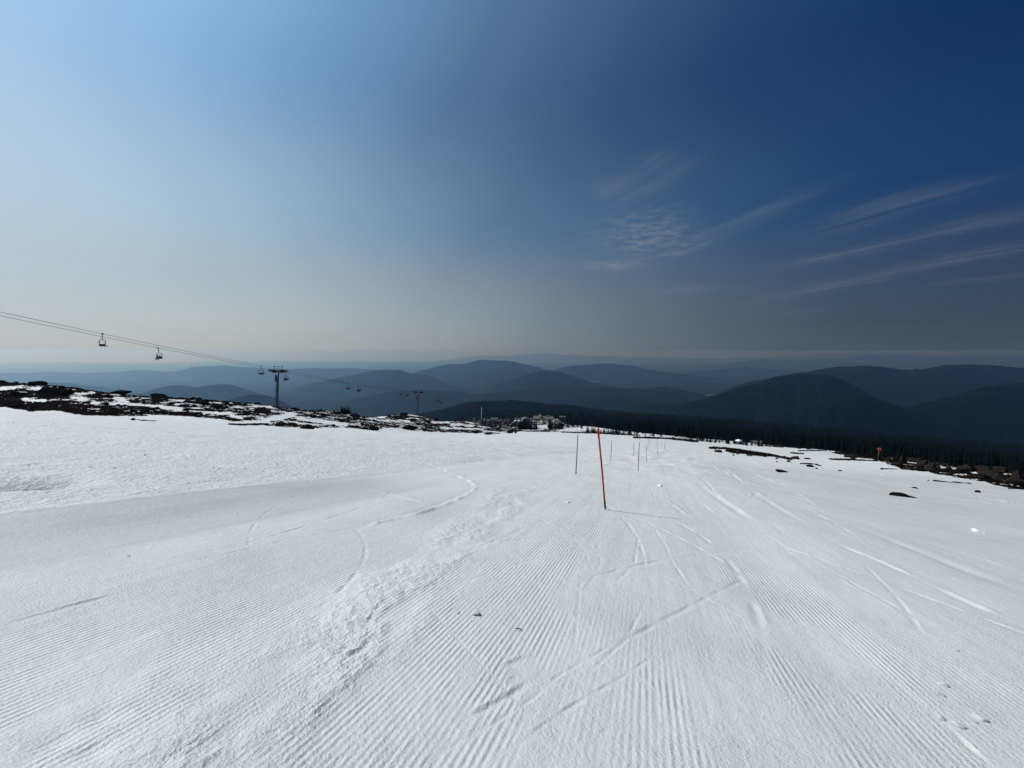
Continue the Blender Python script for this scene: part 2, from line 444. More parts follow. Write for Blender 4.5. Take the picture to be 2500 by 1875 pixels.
def empty(name, loc=(0, 0, 0), rz=0.0):
    o = bpy.data.objects.new(name, None); COL.objects.link(o); o.location = loc; o.rotation_euler = (0, 0, rz)
    o.empty_display_size = 0.2
    return o

def copy_tree(o, parent=None):
    c = o.copy(); COL.objects.link(c)
    if parent: c.parent = parent
    for ch in list(o.children): copy_tree(ch, c)
    return c

def np_mesh(name, V, Fq, mat, attrs=None, smooth=True):
    me = bpy.data.meshes.new(name)
    nv, nf = len(V), len(Fq); k = Fq.shape[1]
    me.vertices.add(nv); me.vertices.foreach_set('co', np.ascontiguousarray(V, dtype=np.float32).ravel())
    me.loops.add(nf * k); me.loops.foreach_set('vertex_index', np.ascontiguousarray(Fq, dtype=np.int32).ravel())
    me.polygons.add(nf)
    me.polygons.foreach_set('loop_start', np.arange(0, nf * k, k, dtype=np.int32))
    me.polygons.foreach_set('loop_total', np.full(nf, k, dtype=np.int32))
    me.update(calc_edges=True)
    if smooth: me.polygons.foreach_set('use_smooth', np.ones(nf, dtype=bool))
    for a, arr in (attrs or {}).items():
        at_ = me.attributes.new(a, 'FLOAT', 'POINT'); at_.data.foreach_set('value', np.ascontiguousarray(arr, dtype=np.float32).ravel())
    me.materials.append(mat)
    o = bpy.data.objects.new(name, me); COL.objects.link(o)
    return o

def grid_faces(nr, nc):
    i = np.arange(nr - 1)[:, None] * nc + np.arange(nc - 1)[None, :]
    i = i.ravel()
    return np.stack([i, i + 1, i + nc + 1, i + nc], axis=1)

# ------------------------------------------------------------------ the snow slope (one sheet)
ORG = 2.5
wc = np.linspace(-1.52, 1.52, 1320)
wl = -1.52 - np.cumsum(np.linspace(.004, .04, 32)); wr = 1.52 + np.cumsum(np.linspace(.004, .04, 32))
W = np.concatenate([wl[::-1], wc, wr])
ys = list(np.linspace(-1.2, 1.5, 16))
y = 1.55
while y < 4200:
    ys.append(y)
    if y < 60: dy = min(max(y * y / EYE / 385 * 0.8, 0.008), 0.5)
    elif y < 310: dy = 0.55
    else: dy = y * 0.011
    y += dy
YS = np.array(ys)
GX = (W[None, :] * (YS[:, None] + ORG)); GY = np.repeat(YS[:, None], len(W), 1)
gx, gy = GX.ravel(), GY.ravel()
z0 = base_z(gx, gy)
rock, ffloor = rock_mask(gx, gy, z0)
z = z0 + undulate(gx, gy)
rk = sstep(.40, .62, rock) * sstep(28, 45, gy) * (1 - sstep(600, 900, gy))
lump = np.clip(gy / 150, .45, 1.4)
z += rk * lump * (0.32 * np.abs(fbm(gx / 2.6, gy / 2.9, 3, 61, .6)) + 0.18 * fbm(gx / 0.9, gy / 1.1, 2, 67) + 0.05)
P = gx - 0.35 * gy
near = gy < 75
# lanes left by the groomer
def band(p, a, b, e=0.12): return sstep(a - e, a + e, p) * (1 - sstep(b - e, b + e, p))
jit = 0.30 * fbm(gx / 1.3, gy / 2.0, 3, 71)
Pj = P + jit
fade = 1 - sstep(11, 24, gy)
cord = (0.85 * band(Pj, -6.5, -2.2, .3) * (1 - band(Pj + .18 * gy, -2.05, -1.25, .2)) + 0.75 * band(Pj, -2.2, -1.55) + 1.0 * band(Pj, -1.62, -.72, .10)
        + 0.9 * band(Pj, 1.0, 1.95, .10) + 0.40 * band(Pj, 1.95, 3.5, .25) + .8 * band(Pj, -.15, .7) * (1 - sstep(2.0, 2.6, gy + jit * 2))
        + .25 * band(Pj, -.72, 1.0) * (1 - sstep(3.0, 4.2, gy)) + .3 * band(Pj, -8.4, -6.5, .4))
wiped = sstep(.05, .35, fbm(gx / .9, gy / 2.6, 3, 81) + 0.30 * fbm(gx / .25, gy / .6, 2, 83))
cord = cord * (1 - .92 * wiped) * fade
groom_shade = band(P + .25 * jit, -8.7, -6.0, .25) * (1 - sstep(9, 13, gy)) * .9 + .30 * band(Pj, -6.0, -3.0, .3) * (1 - sstep(8, 14, gy)) + .55 * sstep(1.5, 8, P + 1.4 * fbm(gx / 3, gy / 14, 3, 87)) * (1 - sstep(30, 60, gy)) + .25 * band(Pj, -1.9, 1.5, .4) * (1 - sstep(8, 16, gy))  # packed lanes greyer; dimming of foreground and right side painted into the snow colour
chew = band(Pj + .18 * gy, -2.05, -1.25, .22) * (1 - sstep(9, 14, gy)) * sstep(-.35, .25, fbm(gx / .7, gy / 1.1, 3, 121)) + .15 * band(Pj, -2.0, -.9, .2) * (1 - sstep(6, 9, gy))
ungr = (1 - sstep(-9.3, -8.6, P)) * (1 - sstep(60, 90, gy)) * sstep(3, 5, gy)
nn = near
ch = fbm(gx[nn] / .11, gy[nn] / .15, 3, 91, .65); ch2 = fbm(gx[nn] / .5, gy[nn] / .7, 2, 95)
z[nn] += chew[nn] * (0.0075 * np.clip(ch, -.3, 1) + .001 * ch2)
z[nn] += ungr[nn] * (0.03 * fbm(gx[nn] / .8, gy[nn] / .9, 3, 97, .6) + .02 * fbm(gx[nn] / 4, gy[nn] / .7, 2, 99))
# dip of the outer lane with its little berm
z -= (0.10 * sstep(-8.75, -7.2, P) * (1 - sstep(-7.2, -4.5, P))) * (1 - sstep(10, 18, gy))
z += 0.035 * np.exp(-((P + 8.85) / .16) ** 2) * (1 - sstep(12, 20, gy))
z += .13 * fbm(P / 2.4, gy / 6.0, 3, 103) * band(P, -4, 7, 2) * sstep(14, 30, gy) * (1 - sstep(80, 120, gy))
z -= 0.05 * sstep(2.6, 6, P) * (1 - sstep(6, 11, P)) * (1 - sstep(20, 40, gy))

# ski tracks
TRACKS = [ # photo polyline, half width m, depth m, ridge m, ridge side
 ([(1020,1119),(1053,1137),(1107,1155),(1136,1169),(1153,1186),(1147,1195),(1125,1209),(1082,1227),(1017,1249),(908,1274),(800,1321)], .10, .02, .05, 1),
 ([(1480,1234),(1560,1247),(1600,1258),(1650,1275),(1700,1300),(1760,1345),(1800,1400),(1840,1480),(1860,1540),(1864,1640)], .045, .012, .005, 1),
 ([(1500,1245),(1560,1268),(1620,1295),(1690,1330),(1760,1370),(1800,1410)], .04, .010, .010, 1),
 ([(1590,1280),(1625,1330),(1640,1370),(1665,1405),(1685,1440)], .022, .007, .008, 1), ([(1560,1300),(1548,1380),(1500,1425)], .02, .009, .004, 1),
 ([(1180,1875),(1223,1843),(1393,1725),(1523,1650),(1600,1598)], .014, .005, .004, 1), ([(1060,1848),(1200,1770),(1299,1707),(1364,1650),(1523,1559)], .014, .005, .004, -1),
 ([(1150,1750),(1240,1700),(1330,1640)], .025, .010, .008, 1), ([(1420,1400),(1412,1480),(1402,1590)], .012, .006, .003, 1), ([(1580,1460),(1530,1560),(1440,1640)], .015, .007, .004, 1),
 ([(1190,1200),(1240,1213)], .06, .006, .03, 1), ([(2121,1275),(2210,1303),(2333,1340),(2500,1387)], .05, .0, .016, 1),
 ([(1946,1242),(2088,1283),(2210,1328),(2333,1377),(2500,1440)], .12, .022, .0, 1), ([(1702,1181),(1803,1250),(1870,1290)], .12, .03, .01, 1),
 ([(1946,1202),(1962,1212),(1987,1230)], .07, .005, .04, 1), ([(2345,1204),(2420,1219),(2500,1236)], .12, .0, .07, 1), ([(2365,1218),(2420,1230)], .1, 0, .05, 1),
 ([(2080,1173),(2120,1181),(2153,1187)], .12, 0, .07, 1), ([(2054,1180),(2155,1192)], .1, 0, .05, 1), ([(2150,1152),(2162,1165)], .1, 0, .05, 1), ([(2095,1140),(2110,1150),(2130,1157)], .12, .02, .05, 1),
 ([(1600,1213),(1625,1222),(1650,1240),(1680,1262)], .05, .008, .03, 1), ([(1690,1215),(1720,1235),(1745,1255)], .05, .004, .02, 1),
 ([(1800,1140),(1860,1165),(1950,1195)], .15, .03, .03, 1), ([(1760,1135),(1840,1200),(1900,1240),(2000,1300)], .12, .02, .02, 1), ([(1680,1110),(1780,1160),(1900,1205)], .15, .02, .04, 1),
 ([(2000,1310),(2150,1370),(2300,1440),(2500,1530)], .06, .014, .012, 1), ([(1850,1300),(2000,1380),(2200,1490),(2400,1590)], .03, .008, .008, -1),
 ([(2180,1660),(2330,1790),(2420,1875)], .02, .01, .008, 1), ([(1950,1750),(2000,1790),(2020,1860)], .018, .01, .004, 1),
 ([(800,1130),(950,1128),(1100,1132),(1200,1122)], .2, .03, .03, 1), ([(0,1122),(200,1118),(500,1115),(760,1116)], .16, .05, .02, 1), ([(0,1140),(250,1118),(520,1113)], .12, .03, .03, 1),
 ([(350,1190),(480,1178),(700,1160),(900,1146)], .1, .03, .02, 1), ([(220,1232),(420,1205),(600,1187)], .08, .03, .02, -1), ([(850,1170),(1050,1235)], .08, .0, .02, 1),
 ([(0,1062),(200,1078),(500,1088),(800,1100)], .25, .06, .03, 1), ([(0,1082),(300,1082),(700,1092)], .25, .05, .03, 1), ([(700,1068),(1000,1075),(1200,1085)], .25, .03, .03, 1),
 ([(0,1530),(180,1478),(330,1440)], .03, .005, .010, 1), ([(0,1645),(150,1600),(330,1545)], .02, .005, .006, 1), ([(800,1620),(880,1545),(930,1470)], .02, .012, .006, 1),
 ([(845,1600),(880,1590),(905,1560)], .03, .014, .01, 1), ([(500,1875),(620,1755),(700,1690)], .02, .014, .006, 1), ([(1240,1625),(1270,1612),(1282,1606)], .03, .007, .010, 1), ([(1245,1662),(1268,1650)], .02, .006, .006, 1),
 ([(1470,1790),(1490,1775)], .02, .009, .006, 1), ([(1555,1650),(1600,1690),(1606,1775)], .02, .012, .006, 1),
]
rt_ = random.Random(5)
for i in range(46):
    x0, y0 = rt_.uniform(-4.5, 7.5), rt_.choice((rt_.uniform(1.6, 5), rt_.uniform(3, 12), rt_.uniform(8, 30)))
    x0 = x0 * (.5 + y0 / 10); hd = math.atan(.35) + rt_.gauss(0, .42); cv = rt_.gauss(0, .10) / (1 + y0 / 6); n = rt_.randint(6, 14); st = .12 * y0 + .05
    g_ = [(x0, y0)]
    for k in range(n):
        hd += cv; g_.append((g_[-1][0] + math.sin(hd) * st, g_[-1][1] + math.cos(hd) * st))
    w0 = rt_.uniform(.008, .02) * (1 + y0 / 6)
    TRACKS.append((g_, w0, w0 * rt_.uniform(.2, .42), w0 * rt_.uniform(.1, .3), rt_.choice((-1, 1)), 'ground'))
for pts, hw, dep, rid, side, *mode in TRACKS:
    gp = [Vector((a[0], a[1], 0)) for a in pts] if mode else []
    for a, b in (() if mode else zip(pts[:-1], pts[1:])):
        n = max(2, int(math.hypot(b[0] - a[0], b[1] - a[1]) / 25))
        for k in range(n): gp.append(ground_at(a[0] + (b[0] - a[0]) * k / n, a[1] + (b[1] - a[1]) * k / n))
    if not mode: gp.append(ground_at(*pts[-1]))
    gp = np.array([(p.x, p.y) for p in gp])
    pad = hw * 5
    m = np.nonzero((gx > gp[:, 0].min() - pad) & (gx < gp[:, 0].max() + pad) & (gy > gp[:, 1].min() - pad) & (gy < gp[:, 1].max() + pad))[0]
    if len(m) == 0: continue
    X, Y = gx[m], gy[m]
    best = np.full(len(m), 1e9); sd = np.zeros(len(m)); al = np.zeros(len(m)); acc = 0.0
    tot = np.hypot(*np.diff(gp, axis=0).T).sum()
    for a, b in zip(gp[:-1], gp[1:]):
        d = b - a; Ln = math.hypot(*d) + 1e-9
        s = np.clip(((X - a[0]) * d[0] + (Y - a[1]) * d[1]) / Ln ** 2, 0, 1)
        ex, ey = X - a[0] - s * d[0], Y - a[1] - s * d[1]
        q = np.hypot(ex, ey); u = q < best
        best[u] = q[u]; sd[u] = np.sign(d[0] * ey - d[1] * ex)[u]; al[u] = (acc + s * Ln)[u]; acc += Ln
    wig = 1 + .35 * fbm(X / .5, Y / .5, 2, 55)
    ends = sstep(0, .15, al / tot) * (1 - sstep(.85, 1, al / tot)) + .15
    e = best / hw
    ends = ends * np.clip(.55 + 1.5 * perlin(al / (6 * hw + .1), al * 0 + hw * 77, 8), .12, 1)
    lumpy = .6 + .8 * np.abs(fbm(X / .12, Y / .12, 2, 57))
    z[m] += ends * wig * (-dep * np.exp(-e ** 2) + rid * lumpy * np.exp(-((sd * side * e - 1.3) / .55) ** 2))
    if hw < .15: cord[m] *= 1 - .9 * np.exp(-(best / (hw * 1.4)) ** 2)
# scooped holes at the far left edge
for px, py, r, dp in ((15,1177,.55,.16),(48,1180,.5,.15),(108,1171,.6,.16),(155,1170,.4,.12),(500,1815,.07,.014),(418,1652,.06,.012),(505,1697,.08,.012),(230,1832,.05,.014),(250,1750,.07,.014),(135,1805,.08,.014),(780,1512,.06,.012)):
    g = ground_at(px, py)
    e2 = ((gx - g.x) / (r * 1.6)) ** 2 + ((gy - g.y) / r) ** 2
    z -= dp * np.exp(-e2 * 1.5) * (1 + .3 * fbm(gx / .1, gy / .1, 1, 3) if r < .2 else 1)
crust = np.clip(ungr + .5 * chew, 0, 1)
V = np.stack([gx, gy, z], 1)
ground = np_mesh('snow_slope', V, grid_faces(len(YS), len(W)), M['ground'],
                 {'rock': rock, 'cord': cord, 'groom_shade': np.clip(groom_shade, 0, 1), 'forest': ffloor, 'crust': crust})
tag(ground, 'groomed white ski slope with dark scree along both sides', kind='structure')
ZGRID = z.reshape(GX.shape)

def surf(x, y):
    """height of the finished sheet"""
    j = int(np.searchsorted(YS, y)) ; j = min(max(j, 1), len(YS) - 1)
    f = (y - YS[j - 1]) / (YS[j] - YS[j - 1])
    def row(k):
        w = x / (YS[k] + ORG); return float(np.interp(w, W, ZGRID[k]))
    return row(j - 1) * (1 - f) + row(j) * f

# ------------------------------------------------------------------ valley and hills
CLEAR = [((1738,965),26,4),((1772,990),20,3),((1790,1003),8,5),((2265,1020),30,5),((2290,1035),34,4),((2345,1046),22,3),((2440,1060),36,4),((1150,968),10,2.2),((1170,962),7,2),
         ((1135,975),9,2),((1520,973),22,3.5),((1450,932),26,2.6),((2300,1018),12,3),((2390,1012),10,2)]
vt = np.exp(np.linspace(math.log(1500), math.log(58000), 180)); vu = np.linspace(-2.0, 2.0, 320)
VT, VU = np.meshgrid(vt, vu, indexing='ij')
vx, vy = (VT * VU).ravel(), VT.ravel()
vz = np.interp(vy, [1500, 3000, 6000, 10000, 16000, 27000, 40000, 70000], [-1050, -1120, -1120, -1220, -1330, -1500, -1580, -1640])
vz = vz + 60 * fbm(vx / 2600, vy / 2600, 5, 5) * sstep(1500, 5000, vy) 
px_, py_ = project(vx, vy, vz)
def clearing_attr(px_, py_):
    c = np.zeros(len(px_))
    nz = fbm(px_ / 11, py_ / 2.2, 4, 9)
    for (cx, cy), wx, wy in CLEAR:
        c = np.maximum(c, sstep(1.1, .7, np.hypot((px_ - cx) / wx, (py_ - cy) / wy) + .9 * nz + .25))
    return c
valley = np_mesh('valley_floor', np.stack([vx, vy, vz], 1), grid_faces(len(vt), len(vu)), M['hill'], {'clearing': clearing_attr(px_, py_) * .20})
tag(valley, 'wide dark forested valley floor under blue haze', kind='structure')

HILLS = [ # distance, depth half width, skyline in photo pixels
 (65000, 6175, [(820,900),(900,893),(1000,888),(1080,880),(1130,873),(1165,868),(1200,868),(1250,868),(1300,864),(1325,861),(1360,866),(1450,869),(1600,873),(1750,876),(1900,872),(2050,862),(2150,859),(2300,864),(2420,856),(2520,852),(2700,850)]),
 (42000, 3990, [(150,915),(230,906),(300,900),(350,898),(420,901),(480,904),(560,910),(700,905),(760,899),(850,898),(940,902),(1040,908),(1140,920)]),
 (19000, 1805, [(-200,908),(0,911),(60,911),(150,907),(200,911),(270,909),(320,905),(350,902),(400,908),(440,905),(470,896),(500,894),(550,892),(590,896),(640,899),(700,901),(760,899),(860,899),(960,905),(1060,920),(1150,940)]),
 (36000, 3420, [(1300,900),(1380,893),(1430,890),(1490,887),(1550,892),(1620,900),(1700,898),(1800,884),(1860,877),(1950,880),(2040,876),(2100,868),(2200,866),(2300,872),(2420,868),(2550,868)]),
 (16000, 1520, [(960,925),(1010,910),(1040,902),(1100,889),(1130,889),(1165,880),(1200,879),(1240,880),(1270,887),(1300,893),(1330,902),(1360,906),(1430,922),(1520,940)]),
 (18000, 1710, [(1280,925),(1340,905),(1395,893),(1440,890),(1490,887),(1540,893),(1600,905),(1680,916),(1780,925),(1900,935)]),
 (14000, 1330, [(1110,940),(1150,925),(1180,908),(1220,903),(1270,906),(1310,915),(1400,935),(1480,945)]),
 (10500, 997, [(1200,945),(1270,920),(1310,908),(1345,905),(1380,912),(1420,925),(1480,942),(1600,955),(1750,965)]),
 (11500, 1092, [(560,1030),(620,990),(690,960),(760,937),(810,926),(850,918),(900,908),(945,903),(975,901),(1000,911),(1022,914),(1035,913),(1070,926),(1100,940),(1150,956),(1220,975),(1300,990)]),
 (8000, 760, [(760,1010),(860,975),(950,957),(1040,952),(1110,957),(1180,962),(1300,950),(1450,945),(1560,950),(1700,960),(1850,985),(1950,1005)]),
 (8000, 760, [(270,985),(330,965),(400,944),(430,940),(480,945),(530,938),(560,939),(600,950),(650,966),(710,985),(760,1005)]),
 (5200, 494, [(500,1000),(550,978),(590,966),(625,963),(660,968),(690,980),(720,998)]),
 (7500, 712, [(1800,940),(1880,922),(1960,908),(2020,898),(2060,895),(2110,893),(2160,897),(2210,902),(2260,900),(2310,891),(2360,889),(2430,891),(2500,899),(2600,905)]),
 (4600, 437, [(1680,985),(1760,960),(1810,945),(1850,936),(1890,920),(1930,914),(1990,912),(2030,918),(2060,928),(2090,944),(2150,975),(2230,1000)]),
 (4000, 380, [(2150,1010),(2250,985),(2330,965),(2400,945),(2450,938),(2550,932),(2700,930)]),
 (3700, 351, [(1880,1010),(1980,985),(2030,970),(2080,964),(2120,967),(2160,980),(2200,995),(2290,1025),(2400,1050)]),
 (2900, 275, [(1000,1015),(1080,998),(1130,985),(1180,978),(1250,977),(1290,980),(1340,988),(1380,986),(1420,993),(1500,1003),(1600,1010),(1700,1017),(1800,1028)]),
 (9300, 800, [(1430,968),(1490,955),(1540,947),(1575,949),(1610,943),(1650,948),(1700,960),(1770,975)]),
 (6800, 600, [(1290,990),(1350,978),(1400,972),(1440,974),(1480,965),(1520,968),(1580,975),(1680,988),(1780,1000)]),
 (5400, 480, [(1490,1003),(1560,990),(1620,984),(1660,986),(1700,979),(1760,988),(1820,998),(1900,1015)]),
 (24000, 2000, [(1640,918),(1720,906),(1780,899),(1830,896),(1880,901),(1950,905),(2020,912)]),
 (10500, 900, [(-200,940),(-60,934),(40,938),(130,933),(220,941),(300,952),(380,968)]),
]
for D, wd, prof in HILLS:
    prof = [(prof[0][0] - 320, prof[0][1] + 190), (prof[0][0] - 140, prof[0][1] + 60)] + prof + [(prof[-1][0] + 140, prof[-1][1] + 60), (prof[-1][0] + 320, prof[-1][1] + 190)]
    xs = np.array([p[0] for p in prof], float); yy = np.array([p[1] for p in prof], float)
    step = 3.0
    pxs = np.arange(xs[0], xs[-1] + step, step)
    k = np.hanning(9); k /= k.sum()
    pr = np.maximum(np.interp(pxs, xs, yy), 860.0); pr = np.convolve(np.pad(pr, 4, mode='edge'), k, mode='valid')
    u_, v_ = uv_of(pxs, pr)
    zc = -v_ * D + D * (0.0022 * fbm(pxs / 46, pxs * 0 + D * .013, 3, 13) + 0.0010 * fbm(pxs / 11, pxs * 0 + D * .07, 4, 15, .6)) * (.35 if D > 30000 else 1.0)
    S = np.linspace(-1, 1, 41)
    SS, UU = np.meshgrid(S, u_, indexing='ij'); ZC = np.repeat(zc[None, :], len(S), 0)
    edge = np.sin(np.clip(np.linspace(0, 1, len(u_)) * 8, 0, PI / 2)) * np.sin(np.clip(np.linspace(1, 0, len(u_)) * 8, 0, PI / 2))
    basez = float(np.interp(D, [1500, 3000, 6000, 10000, 16000, 27000, 40000, 70000], [-1050, -1120, -1120, -1220, -1330, -1500, -1580, -1640])) - 120
    TT = D + wd * SS * (1 + .15 * np.sin(UU * 9))
    XX = UU * TT
    spur = np.abs(fbm(XX / (wd * .55), TT / (wd * .9), 4, 19))
    fall = np.clip(np.abs(SS) + .14 * spur * np.minimum(1, np.abs(SS) * 4) - .05 * np.minimum(1, np.abs(SS) * 6), 0, 1)
    ZZ = basez + (ZC - basez) * (1 - fall ** 1.15) 
    ZZ = np.where(np.abs(SS) > .97, basez, ZZ)
    X, Y, Z = XX.ravel(), TT.ravel(), ZZ.ravel()
    a, b = project(X, Y, Z)
    o = np_mesh('hill', np.stack([X, Y, Z], 1), grid_faces(len(S), len(u_)), M['hill'], {'clearing': clearing_attr(a, b) * (.16 if D > 7500 else 0.0)})
    tag(o, kind='structure')

# ------------------------------------------------------------------ trees
def conifer_mesh(seed, tiers=9, spread=.17, spikes=10):
    r = random.Random(seed); mb = MB()
    for i in range(tiers):
        f = i / (tiers - 1)
        z0 = .10 + .84 * f; rad = spread * (1 - f) ** .85 + .012
        n = max(5, int(spikes * (1 - .4 * f)))
        off = r.random() * 6.28
        for k in range(n):
            if r.random() < .12: continue
            a = off + 2 * PI * k / n + r.uniform(-.2, .2); rr = rad * r.uniform(.6, 1.2); wv = .9 / n * 2.2
            dz = r.uniform(.03, .08)
            tip = Vector((math.cos(a) * rr, math.sin(a) * rr, z0 - dz))
            l = Vector((math.cos(a - wv) * rr * .55, math.sin(a - wv) * rr * .55, z0 - dz * .2))
            q = Vector((math.cos(a + wv) * rr * .55, math.sin(a + wv) * rr * .55, z0 - dz * .2))
            c = Vector((0, 0, z0 + .07)); d = Vector((0, 0, z0 - .02))
            mb.add([c, l, tip, q, d], [(0, 1, 2), (0, 2, 3), (4, 2, 1), (4, 3, 2)])
    mb.add([(0.012, 0, .9), (-.006, .01, .9), (-.006, -.01, .9), (0, 0, 1.0)], [(0, 1, 3), (1, 2, 3), (2, 0, 3)])
    return mb
def make_tree(seed, spread):
    root = empty('conifer_tree')
    conifer_mesh(seed, spread=spread).build('crown', M['needles'], root)
    MB().tube([(0, 0, -.03), (0, 0, .5), (0, 0, .92)], [.022, .014, .004], 6).build('trunk', M['bark'], root)
    return root
tree_protos = [make_tree(i, s) for i, s in enumerate((.17, .22, .28))]
used_proto = set()
def place_tree(kind, x, y, h, label, group, wide=1.0):
    if kind not in used_proto:
        o = tree_protos[kind]; used_proto.add(kind)
    else:
        o = copy_tree(tree_protos[kind])
    o.location = (x, y, surf(x, y) - .02 * h); o.rotation_euler = (0, 0, random.random() * 6.28)
    o.scale = (h * wide, h * wide, h)
    tag(o, label, 'tree', group)
    return o
def cluster(pxs, t0, t1, n, h0, h1, label, group, kinds=(0, 1, 2), wide=1.0):
    for i in range(n):
        t = random.uniform(t0, t1); px = random.uniform(*pxs)
        u = uv_of(px, 1040)[0]
        place_tree(random.choice(kinds), u * t, t, random.uniform(h0, h1), label, group, wide)
cluster((1266, 1312), 450, 600, 28, 10, 17, 'dark conifer in the dense clump below the arched building', 'dense conifer clump below the arched building', (1, 2))
cluster((1336, 1374), 500, 660, 22, 10, 17, 'dark conifer in the thicket below the right half of the pale lodge', 'conifer thicket below the lodge', (1, 2))
cluster((1302, 1356), 800, 1080, 14, 7, 12, 'small dark conifer on the snow just in front of the pale lodge', 'small conifers in front of the lodge', (0, 1, 2))
cluster((1180, 1265), 560, 1060, 24, 8, 13, 'dark conifer between the parked cars and the scree', 'conifers below the car park', (0, 1, 2))
cluster((1082, 1180), 420, 700, 14, 6, 11, 'dark conifer showing over the scree crest beside the third lift tower', 'conifers behind the scree crest', (0, 1))
cluster((1370, 1425), 600, 1000, 26, 10, 18, 'dark conifer on the snow right of the lodge among thin grey poles', 'conifers among the thin poles', (0, 1))
cluster((1432, 1452), 330, 400, 9, 5, 8, 'short dark conifer in the row behind the red pole top', 'short conifers behind the red pole', (1, 2))
cluster((1452, 1560), 330, 430, 30, 3.5, 7.5, 'stunted conifer in the low thicket right of the red pole', 'stunted conifer thicket right of the red pole', (1, 2))
cluster((1500, 1545), 380, 430, 9, 8, 12, 'taller conifer standing out of the low thicket right of the red pole', 'taller conifers in the thicket', (0, 1))
cluster((1545, 1720), 480, 640, 24, 8, 14, 'dark conifer at the forest edge above the far snow field', 'conifers at the forest edge', (0, 1))
cluster((1700, 1798), 340, 430, 19, 6, 11, 'dark conifer left of the snow roofed hut', 'conifers left of the hut', (0, 1))
cluster((1815, 1890), 320, 420, 16, 5, 10, 'dark conifer right of the snow roofed hut', 'conifers right of the hut', (0, 1))
cluster((1890, 2060), 400, 560, 10, 8, 13, 'dark conifer at the forest edge behind the orange sign slope', 'conifers right along the forest edge', (0, 1))
cluster((1195, 1262), 1320, 1500, 12, 14, 22, 'tall dark conifer behind the car park', 'tall conifers behind the car park', (0,))
cluster((1355, 1420), 1320, 1450, 12, 12, 20, 'tall dark conifer behind the lodge at its right end', 'tall conifers right behind the lodge', (0,))

# the far wood: one mass
fv, ff_ = [], []
nF = 0
cand = 15000
fpx = RNG.uniform(980, 2700, cand); ft = np.exp(RNG.uniform(math.log(330), math.log(3300), cand))
lim = np.interp(fpx, [980, 1250, 1360, 1390, 1450, 1520, 1580, 1650, 1800, 1950, 2050, 2200, 2350, 2500, 2700], [1500, 1480, 1400, 900, 820, 660, 560, 540, 580, 500, 460, 420, 380, 340, 330])
ok = (ft > lim * RNG.uniform(.95, 1.2, cand))
fpx, ft = fpx[ok], ft[ok]
fu = np.array([uv_of(p, 1040)[0] for p in fpx]); fx = fu * ft; fz = base_z(fx, ft)
hh = RNG.uniform(11, 22, len(fx)); sp = RNG.uniform(.12, .2, len(fx)); ph = RNG.uniform(0, 6.28, len(fx))
parts_v, parts_f = [], []
off = 0
for (zb, zt, rs) in ((.02, .5, 1.0), (.3, .78, .72), (.58, 1.0, .45)):
    n = 6
    ring = []
    for k in range(n):
        a = ph + 2 * PI * k / n; rr = hh * sp * rs * (1.0 if k % 2 == 0 else .62)
        ring.append(np.stack([fx + np.cos(a) * rr, ft + np.sin(a) * rr, fz + hh * zb], 1))
    top = np.stack([fx, ft, fz + hh * zt], 1)
    allv = np.stack(ring + [top], 1)                     # [T, 7, 3]
    base = off + np.arange(len(fx))[:, None] * (n + 1)
    for k in range(n):
        parts_f.append(np.concatenate([base + k, base + (k + 1) % n, base + n], 1))
    parts_v.append(allv.reshape(-1, 3)); off += len(fx) * (n + 1)
forest = np_mesh('forest', np.concatenate(parts_v), np.concatenate(parts_f), M['needles'], smooth=False)
tag(forest, 'dense dark conifer forest covering the lower mountainside', 'forest', kind='stuff')

# ------------------------------------------------------------------ boulders
def boulder_mesh(seed):
    import bmesh
    bm = bmesh.new(); bmesh.ops.create_icosphere(bm, subdivisions=3, radius=1.0)
    r = np.random.default_rng(seed)
    planes = [Vector(r.normal(size=3)).normalized() for _ in range(9)]; ds = r.uniform(.42, .85, 9)
    for v in bm.verts:
        c = v.co.copy()
        for p, d in zip(planes, ds):
            e = c.dot(p) - d
            if e > 0: c -= p * e * .97
        n = float(fbm(np.array([c.x * 1.6 + c.z * .7]), np.array([c.y * 1.6 - c.z * .9]), 3, seed)[0])
        v.co = c * (1 + .16 * n)
    me = bpy.data.meshes.new('boulder'); bm.to_mesh(me); bm.free()
    return me
b_mesh = {}
for key, mt in (('rock_dark', M['rock_dark']), ('rock_brown', M['rock_brown']), ('snow_clod', M['snow_clod'])):
    b_mesh[key] = []
    for i in range(6):
        me = boulder_mesh(i + 10 * len(key)); me.materials.append(mt); me.polygons.foreach_set('use_smooth', [key == 'snow_clod'] * len(me.polygons)); b_mesh[key].append(me)
def boulder(name, key, x, y, sx, sy, sz, label, cat, group=None, rz=None, sink=.35, k=None):
    o = bpy.data.objects.new(name, random.choice(b_mesh[key]) if k is None else b_mesh[key][k]); COL.objects.link(o)
    o.location = (x, y, surf(x, y) + sz * (1 - 2 * sink) * .8); o.scale = (sx, sy, sz)
    o.rotation_euler = (random.uniform(-.2, .2), random.uniform(-.2, .2), random.uniform(0, 6.28) if rz is None else rz)
    return tag(o, label, cat, group)
def rock_px(px, py, w, h, label, key='rock_dark', t=None, group=None, sink=.30, name='boulder', cat='boulder', rz=None):
    """a boulder whose foot is seen at px,py and which is w x h photo pixels"""
    g = ground_at(px, py)
    if t: 
        u = uv_of(px, py)[0]; g = Vector((u * t, t, 0))
    s = g.y / F_PX
    return boulder(name, key, g.x, g.y, w * s / 2 * 1.08, w * s / 2 * .85, h * s * .62, label, cat, group, rz=random.uniform(-.25, .25) if rz is None else rz, sink=sink)
rock_px(88, 936, 50, 13, 'long flat topped black crag on the left skyline', t=122)
rock_px(146, 974, 64, 22, 'large black outcrop left of the white snow gap on the moraine', t=108)
